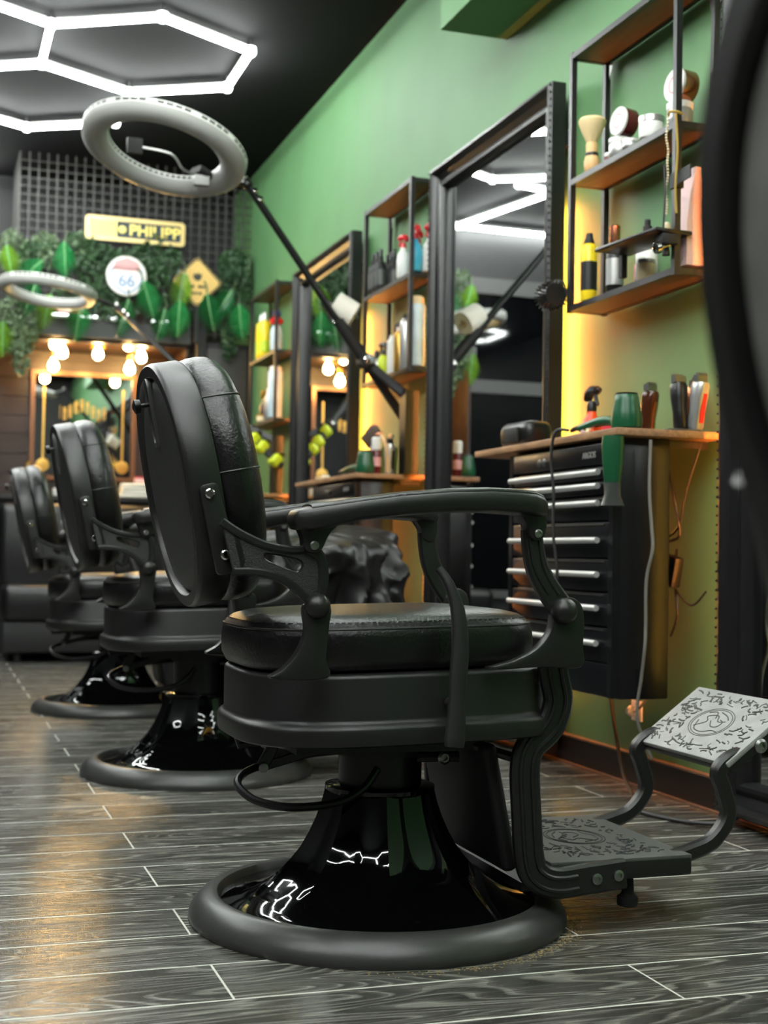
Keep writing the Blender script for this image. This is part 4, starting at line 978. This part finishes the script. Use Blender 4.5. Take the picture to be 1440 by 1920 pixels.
obj('roll', MB().lathe([(.018, -.05), (.056, -.05), (.056, .05), (.018, .05), (.018, -.05)], 28, (0, 0, 0), ax, cap0=False, cap1=False), PAPER, t, smooth=40)
obj('core', MB().lathe([(.017, -.049), (.0178, -.049), (.0178, .049), (.017, .049)], 20, (0, 0, 0), ax, cap0=False, cap1=False), CREAM, t)
obj('holder', MB().tube([ax*.07, ax*-.06, ax*-.085+Vector((-.03, 0, -.02)), Vector((-.045, 0, -.06))], .006, 8), CHROME, t)
for i, q in enumerate((.765, .835, .885, .965)):
    p = P2+(Q2-P2)*q
    t = thing('sponge_pad', ['yellow sponge pad, topmost on the farther boom arm', 'yellow sponge pad, second from top on the farther boom arm', 'yellow sponge pad, third from top on the farther boom arm', 'yellow sponge pad, lowest on the farther boom arm'][i], 'sponge', p, (0, .7, .2), 'yellow sponge pads on the boom arm')
    obj('pad', rbox_mesh(.062, .08, .072, .02, 3, False), YELG, t); obj('clip', MB().box(-.012, .012, -.05, .05, .043, .05), BLK, t)

# ================================================================== STOOL WITH CAPE
t = thing('rolling_stool', 'low rolling stool under the black cape, mostly hidden', 'stool', (1.37, 4.95, 0))
obj('seat', MB().lathe([(.15, .46), (.17, .47), (.17, .50), (.15, .51)], 28), LEATHER2, t)
obj('column', MB().cyl((0, 0, .10), (0, 0, .46), .024), BLK, t)
for k in range(5):
    a = 2*PI*k/5+.3; p = Vector((math.cos(a), math.sin(a), 0))
    lg = obj('leg', MB().tube([Vector((0, 0, .11))+p*.02, p*.22+Vector((0, 0, .075))], .014, 8), BLK, t)
    obj('caster', MB().cyl(p*.22+Vector((-p.y*.012, p.x*.012, .028)), p*.22+Vector((p.y*.012, -p.x*.012, .028)), .027, n=14), BLKM, lg)
obj('back_post', MB().tube([(.0, 0, .46), (.12, .0, .47), (.16, 0, .55), (.16, 0, .66)], .012, 8), BLK, t)
obj('back_pad', rbox_mesh(.05, .34, .16, .02, 3), LEATHER2, t, loc=(.165, 0, .58))
N, Mv = 170, 60
from mathutils import noise as mnoise
def ridge(x, y_, z_): return 1-abs(mnoise.noise(Vector((x, y_, z_)))*2.4)
t = thing('barber_cape', 'crumpled black nylon cape thrown over the stool', 'cape', (1.37, 4.95, .5))
vs_, fs_ = [], []
for i in range(N):
    for j in range(Mv):
        a = 2*PI*i/N; q = j/(Mv-1); h = max(0, (q-.30)/.70)
        r = .02+.27*min(1, q/.32); z = .27-.05*(q/.32)**2 if q < .32 else .22-.44*h
        w = 1.6*math.sin(a*4+1.3+5*h)+1.1*math.sin(a*7-6*h+.5)+.8*math.sin(a*11+9*h)
        w = math.copysign(abs(w)**.7, w)
        r *= 1+.10*h+.05*w*min(1, q*1.8)
        kx, ky = math.cos(a), math.sin(a); e = min(1, q*2.2)
        r += e*(.055*ridge(kx*2.0+4*h*.5, ky*2.0-h, h*1.6+3)+.024*ridge(kx*5+h*2, ky*5, h*4)-.04)
        z += .02*e*ridge(kx*3, ky*3, q*4)-.01
        z += .022*math.sin(a*5+7*q)*min(1, q*2)+.035*math.sin(a+.6)*(1-h)
        vs_.append((r*math.cos(a)*1.05, r*math.sin(a)*1.1, z))
for i in range(N):
    for j in range(Mv-1):
        a, b = i*Mv+j, ((i+1) % N)*Mv+j
        fs_.append((a, b, b+1, a+1))
obj('cloth', MB().add(vs_, fs_), CAPE, t, smooth=70)
obj('neck_band', MB().tube([(.05*math.cos(2*PI*k/20)+.03, .05*math.sin(2*PI*k/20), .285) for k in range(21)], .008, 8), CAPE, t)

# ================================================================== THE FAR END
YG = 9.0
# wire grid, every rod a part; a side panel turns the corner
g = thing('wire_grid', 'black wire grid panel hanging above the leaves at the far end', 'grid panel', (1.25, YG, 2.1))
x = .5
while x < 2.021:
    obj('rod', MB().box(x-1.25-.005, x-1.25+.005, -.005, .005, 0, CZ-2.1-.002), WIRE, g, smooth=0); x += .0585
z = .03
while z < CZ-2.12:
    obj('rod', MB().box(-.755, .775, .0055, .0125, z-.0035, z+.0035), WIRE, g, smooth=0); z += .055
g2 = thing('wire_grid', 'side wire grid turning the corner at the upper left', 'grid panel', (.495, YG, 2.1))
for k in range(9): obj('rod', MB().box(-.004, .004, .03+k*.068, .038+k*.068, 0, CZ-2.1-.002), WIRE, g2, smooth=0)
for k in range(18): obj('rod', MB().box(.0045, .010, .02, .62, .03+k*.06, .036+k*.06), WIRE, g2, smooth=0)
# header beam over the niche
struct('trim_2', MB().box(.30, 1.62, YG-.02, YG+.1, 2.05, 2.165), GREYTRIM, 'grey header beam above the wooden niche')
struct('trim_3', MB().box(1.66, 1.715, YG-.06, YG+.04, 0, 2.36), BLACKWALL, 'black post right of the niche')
# wardrobe-like dark panel in the corner
t = thing('tall_cabinet', 'plain dark grey cabinet filling the far corner', 'cabinet', (1.87, 9.3, 0))
obj('carcass', rbox_mesh(.30, .62, 2.07, .004, 2), BLACKWALL, t); obj('door', rbox_mesh(.27, .018, 1.98, .003, 2), mat('charcoal_door', rgb(52, 50, 48), .5), t, loc=(0, -.3205, .05)); obj('door_handle', MB().cyl((-.10, -.345, 1.0), (-.10, -.345, 1.15), .006), STEEL, t)
# wooden niche: planks on its back, its left side and its ceiling
nb = struct('wall_niche', MB().box(.30, 1.62, 9.60, 9.645, .0, 2.05), NICHE, 'red-brown wooden niche lit by warm bulbs')
k = 0
zz = .02
while zz < 2.0:
    obj('plank', MB().box(.34, 1.60, 9.588, 9.599, zz+.003, min(zz+.127, 2.04)), NICHE, nb, smooth=0); zz += .13
xx = .34
yy = 9.02
while yy < 9.56:
    obj('plank', MB().box(.34, 1.60, yy+.003, yy+.112, 2.028, 2.042), NICHE, nb, smooth=0); yy += .115
for k in range(5):
    obj('plank', MB().box(.32, .338, 9.03+k*.112, 9.138+k*.112, 0, 2.026), NICHE, nb, smooth=0)
    obj('plank', MB().box(1.602, 1.618, 9.03+k*.112, 9.138+k*.112, 0, 2.026), NICHE, nb, smooth=0)
# pendant bulb clusters under the niche ceiling
def bulb_lamp(label, px, top, bulbs):
    c0 = onY(px, 640, 9.2); t = thing('bulb_cluster', label, 'pendant lamp', (c0.x, 9.2, 2.027), group='warm bulb clusters in the niche')
    obj('rose', MB().lathe([(.05, 0), (.05, -.012), (.02, -.02)], 20), BRASSY, t)
    for (bx, by) in bulbs:
        p = onY(bx, by, 9.2 + rnd.uniform(-.06, .06)) - Vector((c0.x, 9.2, 2.027))
        w = obj('flex', MB().tube(cat([(0, 0, -.018), (p.x*.6, p.y*.6, p.z*.4), (p.x, p.y, p.z+.065)], 4), .003, 6), BLK, t)
        obj('socket', MB().lathe([(.016, .045), (.018, .05), (.016, .085), (.006, .09)], 14, p), BRASSY, w)
        obj('bulb', MB().lathe([(.013, .045), (.018, .03), (.03, .01), (.034, -.012), (.028, -.032), (.012, -.044), (.003, -.046)], 16, p), WARMB, t)
    return t
bulb_lamp('left cluster of warm glowing bulbs under the niche ceiling', 108, 640, [(103, 643), (117, 659), (100, 684)])
bulb_lamp('right cluster of warm glowing bulbs under the niche ceiling', 250, 640, [(241, 645), (265, 668), (243, 690)])
bulb_lamp('single warm bulb between the two clusters', 184, 640, [(184, 662)])
# niche mirror with gold lettering
M0, M1 = onY(62, 890, 9.56), onY(248, 712, 9.56)
t = thing('bar_mirror', 'framed bar mirror with gold print in the wooden niche', 'mirror', ((M0.x+M1.x)/2, 9.56, M0.z))
w, h = (M1.x-M0.x)/2, M1.z-M0.z
obj('glass', MB().box(-w, w, 0, .006, 0, h), MIRROR, t, smooth=0)
for (a, b, c_, d_) in ((-w-.03, w+.03, -.03, 0), (-w-.03, w+.03, h, h+.03), (-w-.03, -w, 0, h), (w, w+.03, 0, h)):
    obj('frame_rail', MB().box(a, b, -.02, .012, c_, d_), mat('bronze_frame', rgb(120, 84, 60), .3, .6), t, smooth=0)
for xx in (-w+.06, w-.06):
    obj('gold_bar', MB().box(xx-.007, xx+.007, -.004, -.001, .10, h-.08), GOLD, t)
    obj('gold_disc', MB().lathe([(.045, 0), (.045, .006), (.012, .007), (.012, .002)], 24, (xx, -.001, .07), (0, -1, 0)), GOLD, t)
lt = MB(); q = -.16
for i, ww in enumerate((.006, .02, .02, .024, .02, .02, .024, .02, .018)):
    zb = h*.60+.03*math.cos(i-4); lt.box(q, q+ww*.35, -.003, -.001, zb, zb+.09)
    if ww > .01: lt.box(q+ww*.7, q+ww, -.003, -.001, zb, zb+.09); lt.box(q+ww*.35, q+ww*.7, -.003, -.001, zb+.04+.02*(i % 2), zb+.052+.02*(i % 2))
    q += ww+.017
obj('gold_print', lt, GOLD, t, smooth=0)
# counter under the bar mirror
t = thing('counter', 'dark counter below the bar mirror', 'counter', (.97, 9.25, 0))
obj('top', rbox_mesh(1.24, .50, .035, .004, 2), BLKM, t, loc=(0, 0, .985)); obj('front_panel', rbox_mesh(1.2, .44, .98, .003, 1), BLACKWALL, t, loc=(0, .02, 0))
t = thing('towel_stack', 'stack of white towels on the dark counter', 'towels', (1.30, 9.12, 1.02))
for k in range(4): obj('towel', rbox_mesh(.20, .14, .024, .011, 3), PAPER, t, loc=(0, 0, .0245*k), rot=(0, 0, .05*(-1)**k))
t = thing('folded_towel', 'flat white towel left of the towel stack', 'towel', (1.16, 9.10, 1.02)); obj('cloth', rbox_mesh(.10, .12, .022, .009, 3), PAPER, t); obj('cloth_fold', rbox_mesh(.09, .10, .012, .005, 2), CREAM, t, loc=(0, 0, .0225))
t = thing('pink_sponge', 'pink sponge on top of the towel stack', 'sponge', (1.33, 9.12, 1.119)); obj('sponge', rbox_mesh(.08, .06, .035, .012, 3), PALEPINK, t); obj('scrub_side', rbox_mesh(.078, .058, .008, .003, 2), PINK, t, loc=(0, 0, .0355))
bottle('dispenser', 'small white dispenser at the left of the dark counter', 'bottle', (.80, 9.10, 1.02), jar(.05, .04), WHITE, [(.02, .0502), (.02, .08)], SILV)
bottle('liquor_glass', 'bright glass bottle near the bar mirror corner', 'bottle', (1.18, 9.40, 1.02), [(.03, 0), (.034, .005), (.034, .09), (.012, .13), (.012, .17)], WHITE, [(.013, .1705), (.013, .19)], GOLD)
bottle('liquor_glass', 'amber glass bottle at the left end of the counter', 'bottle', (.62, 9.40, 1.02), [(.03, 0), (.034, .005), (.034, .14), (.012, .18), (.012, .22)], BRASSY, [(.013, .2205), (.013, .24)], GOLD)
# tufted sofa in front of the counter
t = thing('tufted_sofa', 'black button-tufted sofa at the far end of the shop', 'sofa', (1.02, 8.62, 0))
obj('seat', rbox_mesh(1.2, .42, .22, .05, 4), LEATHER, t, loc=(0, -.12, .24)); obj('base', rbox_mesh(1.18, .6, .18, .01, 2), BLKM, t, loc=(0, 0, .06))
bk = obj('backrest', rbox_mesh(1.22, .18, .62, .06, 5), LEATHER, t, loc=(0, .22, .34))
for i in range(5):
    for j in range(2):
        obj('button', MB().lathe([(.014, 0), (.013, .006), (.006, .009)], 12, (-.44+.22*i, -.0895, .30+.2*j), (0, -1, 0)), CHROME, bk)
for xx in (-.5, .5):
    for yy in (-.22, .22): obj('foot', MB().cyl((xx, yy, 0), (xx, yy, .06), .02, .025), BLKM, t)

# ---- signs
def face_sign(name, label, catg, p): return thing(name, label, catg, p)
c = onY(254, 433, YG-.10)
t = thing('name_plate', 'gold rectangular plate with raised lettering on the wire grid', 'sign', c, (0, .0, 0))
def rrect(w, h, r, n=5):
    out = []
    for cx, cy, a0 in ((w/2-r, h/2-r, 0), (-w/2+r, h/2-r, PI/2), (-w/2+r, -h/2+r, PI), (w/2-r, -h/2+r, 1.5*PI)):
        out += [(cx+r*math.cos(a0+PI/2*i/n), cy+r*math.sin(a0+PI/2*i/n)) for i in range(n+1)]
    return out
FX = Matrix(((1,0,0,0),(0,0,1,0),(0,1,0,0),(0,0,0,1)))       # plate xy -> xz
obj('plate', plate_mesh([rrect(.64, .152, .025)], .006, FX), SIGNDARK, t)
obj('rim', plate_mesh([rrect(.645, .157, .026), rrect(.59, .105, .012)], .010, Matrix.Translation((0, -.003, 0)) @ FX), SIGNGOLD, t)
obj('yellow_field', MB().box(-.295, -.12, -.008, -.0035, -.052, .052), SIGNYEL, t)
obj('dot', MB().lathe([(.026, 0), (.024, .005), (.004, .006)], 20, (-.085, -.003, 0), (0, -1, 0)), SIGNYEL, t)
tm = text_mesh('PHILIPP', .10, .003, True); tx = obj('lettering', tm, SIGNYEL, t, loc=(.125, -.006, -.002), rot=(PI/2, 0, 0))
wv = max(v.co.x for v in tm.vertices)-min(v.co.x for v in tm.vertices); tx.scale = (.33/wv, 1, 1)
c = onY(237, 518, YG-.16)
t = thing('round_sign', 'round white sign with faded road shield among the leaves', 'sign', c)
obj('disc', MB().lathe([(.128, 0), (.130, .006), (.125, .012), (.004, .0125)], 40, (0, 0, 0), (0, -1, 0)), SIGNW, t)
shd = cat([(-.095, .055), (-.05, .066), (0, .055), (.05, .066), (.095, .055), (.102, 0), (.075, -.06), (0, -.105), (-.075, -.06), (-.102, 0)], 5, True)
shd2 = [(p[0]*.9, p[1]*.9) for p in shd]
obj('shield_outline', plate_mesh([[(p[0], p[1]) for p in shd], shd2], .002, Matrix.Translation((0, -.0135, -.01)) @ FX), SIGNB, t)
obj('red_band', plate_mesh([[(-.092, .0), (.092, .0), (.075, .055), (.0, .085), (-.075, .055)]], .002, Matrix.Translation((0, -.0135, .035)) @ FX), SIGNR, t)
tm = text_mesh('66', .11, .001, True); obj('number', tm, SIGNB, t, loc=(0, -.0145, -.035), rot=(PI/2, 0, 0))
c = onY(370, 529, YG-.15)
t = thing('diamond_sign', 'ochre diamond warning sign with small dark pictogram', 'sign', c)
def diam(r, e=.012): return [(r-e, e*.9), (e*.9, r-e), (-e*.9, r-e), (-r+e, e*.9), (-r+e, -e*.9), (-e*.9, -r+e), (e*.9, -r+e), (r-e, -e*.9)]
obj('plate', plate_mesh([diam(.168)], .004, FX), SIGNY, t)
obj('border', plate_mesh([diam(.164), diam(.153)], .0015, Matrix.Translation((0, -.0028, 0)) @ FX), INK, t)
obj('pictogram', plate_mesh([[(-.03, .03), (-.02, .06), (-.008, .048), (.006, .066), (.014, .05), (.03, .058), (.026, .028), (.012, .008), (-.012, .01)]], .0015, Matrix.Translation((0, -.0028, 0)) @ FX), INK, t)
lt = MB()
for (xa, xb, zz) in ((-.06, -.045, -.03), (-.04, -.02, -.03), (.005, .03, -.03), (.034, .05, -.03), (-.035, -.02, -.075), (-.014, .002, -.075), (.01, .03, -.075)): lt.box(xa, xb, -.0036, -.002, zz-.009, zz+.009)
obj('print_lines', lt, INK, t, smooth=0)
obj('post', MB().box(-.012, .012, .003, .015, -.40, .10), BLKM, t)
c = onY(133, 574, YG-.15)
t = thing('small_sign', 'white and red sign half hidden behind the small ring lamp', 'sign', c); obj('plate', plate_mesh([rrect(.18, .075, .02)], .006, FX), SIGNW, t); obj('red_edge', plate_mesh([rrect(.19, .085, .024), rrect(.175, .07, .02)], .007, FX), RED, t)
for i, (x0, x1) in enumerate(((98, 128), (152, 182), (200, 238), (285, 318))):
    a, b = onY(x0, 589+.05*x0*.5, YG-.03), onY(x1, 589+.05*x1*.5, YG-.03)
    t = thing('led_bar', ['short white light bar on the header, leftmost', 'short white light bar on the header, second from left', 'short white light bar on the header, third from left', 'short white light bar on the header, rightmost'][i], 'light', (a.x, YG-.03, 2.172), group='white light bars on the header')
    obj('lens', MB().box(0, b.x-a.x, -.012, .012, .006, .02), mat('cool_led_lens', rgb(235, 245, 240), .4, emit=(.9, 1, .95, 1), estr=3.0), t); obj('base', MB().box(-.004, b.x-a.x+.004, -.014, .014, -.006, .0055), WHITE, t)

# ---- leaves
def big_leaf(label, p, R, m, rz=0, lean=0.2):
    t = thing('palm_leaf', label, 'leaf', p, (lean, rz, rnd.uniform(-.5, .5)), 'big plastic leaves above the niche')
    L_, W_ = R*1.9, R*.72
    b = MB()
    n = 12
    for s in (-1, 1):
        for i in range(n):
            q = i/(n-1); z0 = L_*(.5-.9*q*.95); w = W_*math.sin(PI*(.12+.80*q)**.85)
            w = max(w, .2*W_)
            a = Vector((0, 0, z0)); e_ = Vector((s*w, -.012*abs(w)/W_-.02*(q), z0-L_*.16)); mid = (a+e_)/2+Vector((0, -.014, .012))
            h = L_*.030
            b.add([a+Vector((0, 0, h)), mid+Vector((0, 0, h*1.05)), e_, mid-Vector((0, -.006, h*1.05)), a-Vector((0, 0, h))], [(0, 1, 2, 3, 4)])
    obj('blade', b, m, t, smooth=0)
    obj('midrib', MB().tube([(0, -.004, L_*.55), (0, -.008, 0), (0, -.006, -L_*.42)], [.006, .004, .002], 6), RIB, t)
    obj('stem', MB().tube(cat([(0, -.004, L_*.55), (.005, .02, L_*.72), (.0, .06, L_*.85)], 4), .005, 6), IVY2, t)
leaves = [('big green leaf hanging left of the name plate', 123, 492, .082, LEAFG, 0), ('pale green leaf above the small ring lamp at the left', 55, 512, .08, LEAFG, .9), ('lime leaf at the far left above the small ring lamp', 18, 492, .07, LEAFY, -.2),
          ('lime leaf hanging below the small ring lamp', 88, 588, .082, LEAFY, .25), ('green leaf hanging over the grey header, left', 145, 608, .09, LEAFG, .1), ('green leaf right below the round sign', 279, 566, .09, LEAFG, -.35),
          ('deep green leaf below left of the round sign', 228, 600, .09, LEAFD, .2), ('lime leaf overlapping the diamond sign', 336, 550, .088, LEAFY, .15), ('green leaf below the diamond sign', 335, 602, .085, LEAFG, .1),
          ('deep green leaf right under the diamond sign', 395, 590, .09, LEAFD, -.2), ('green leaf by the green wall corner', 452, 608, .085, LEAFG, -.1), ('dark leaf behind the small ring lamp', 55, 562, .08, LEAFD, .3), ('deep green leaf right of the diamond sign', 415, 575, .08, LEAFD, .5),
          ('long bright lime leaf at the far left edge', 6, 640, .08, LEAFY, .05), ('dim green leaf above the header middle', 300, 612, .075, LEAFD, .2)]
for lab, px, py, R_, m, rz in leaves:
    big_leaf(lab, onY(px, py, YG-.18-rnd.uniform(0, .03)), R_*1.5, m, rz)
def ivy(label, blobs, m, seed):
    r = random.Random(seed); b = MB()
    for (px, py, rx, ry, n) in blobs:
        for _ in range(n):
            a = r.uniform(0, 2*PI); q = math.sqrt(r.random())
            p = onY(px+rx*q*math.cos(a), py+ry*q*math.sin(a), YG-.02-r.uniform(0, .11))
            s = r.uniform(.010, .021)
            M = Matrix.Rotation(r.uniform(0, 6.28), 3, 'Y') @ Matrix.Rotation(r.uniform(-1.0, .6), 3, 'X') @ Matrix.Rotation(r.uniform(-.8, .8), 3, 'Z')
            pts = [(0, 0, -s), (s*.75, -.2*s, -.1*s), (0, 0, s*1.2), (-s*.75, -.2*s, -.1*s)]
            b.add([p + M @ Vector(v) for v in pts], [(0, 1, 2), (0, 2, 3)])
    o = obj('ivy', b, m, smooth=0); tag(o, label, 'ivy'); o['kind'] = 'stuff'; return o
ivy('dark trailing ivy along the wire grid behind the signs', [(150, 470, 38, 34, 320), (185, 500, 45, 42, 480), (250, 498, 55, 34, 420), (295, 490, 45, 50, 420), (210, 560, 70, 40, 420), (80, 480, 50, 30, 320), (320, 590, 45, 40, 300), (150, 560, 50, 30, 260)], IVY, 3)
ivy('dark ivy column by the green wall corner', [(438, 500, 30, 32, 420), (440, 540, 34, 40, 460), (436, 590, 26, 45, 320), (428, 640, 16, 34, 130)], IVY, 4)
ivy('grey-green ivy hanging at the far left', [(25, 470, 30, 40, 260), (30, 590, 35, 40, 360), (35, 630, 34, 38, 380), (40, 665, 18, 38, 130), (85, 470, 30, 35, 180), (150, 455, 18, 22, 60), (430, 620, 14, 36, 70), (60, 610, 20, 20, 100)], IVY2, 5)

# ================================================================== HAIR CLIPPINGS ROUND THE CHAIR BASE
r = random.Random(11); b = MB()
for _ in range(420):
    a = r.gauss(-.95, .42); rr = .357+abs(r.gauss(0, .012)); 
    p = Vector((.817+rr*math.cos(a), 2.446+rr*math.sin(a), .0008)); d = Vector((r.uniform(-1, 1), r.uniform(-1, 1), 0)).normalized()*r.uniform(.001, .003); n_ = Vector((-d.y, d.x, 0))*.25
    b.add([p-d-n_, p+d-n_, p+d+n_, p-d+n_, p+Vector((0, 0, .0008))], [(0, 1, 4), (1, 2, 4), (2, 3, 4), (3, 0, 4)])
o = obj('hair_clippings', b, DUST, smooth=0); tag(o, 'fine hair clippings on the floor round the chair base', 'clippings'); o['kind'] = 'stuff'
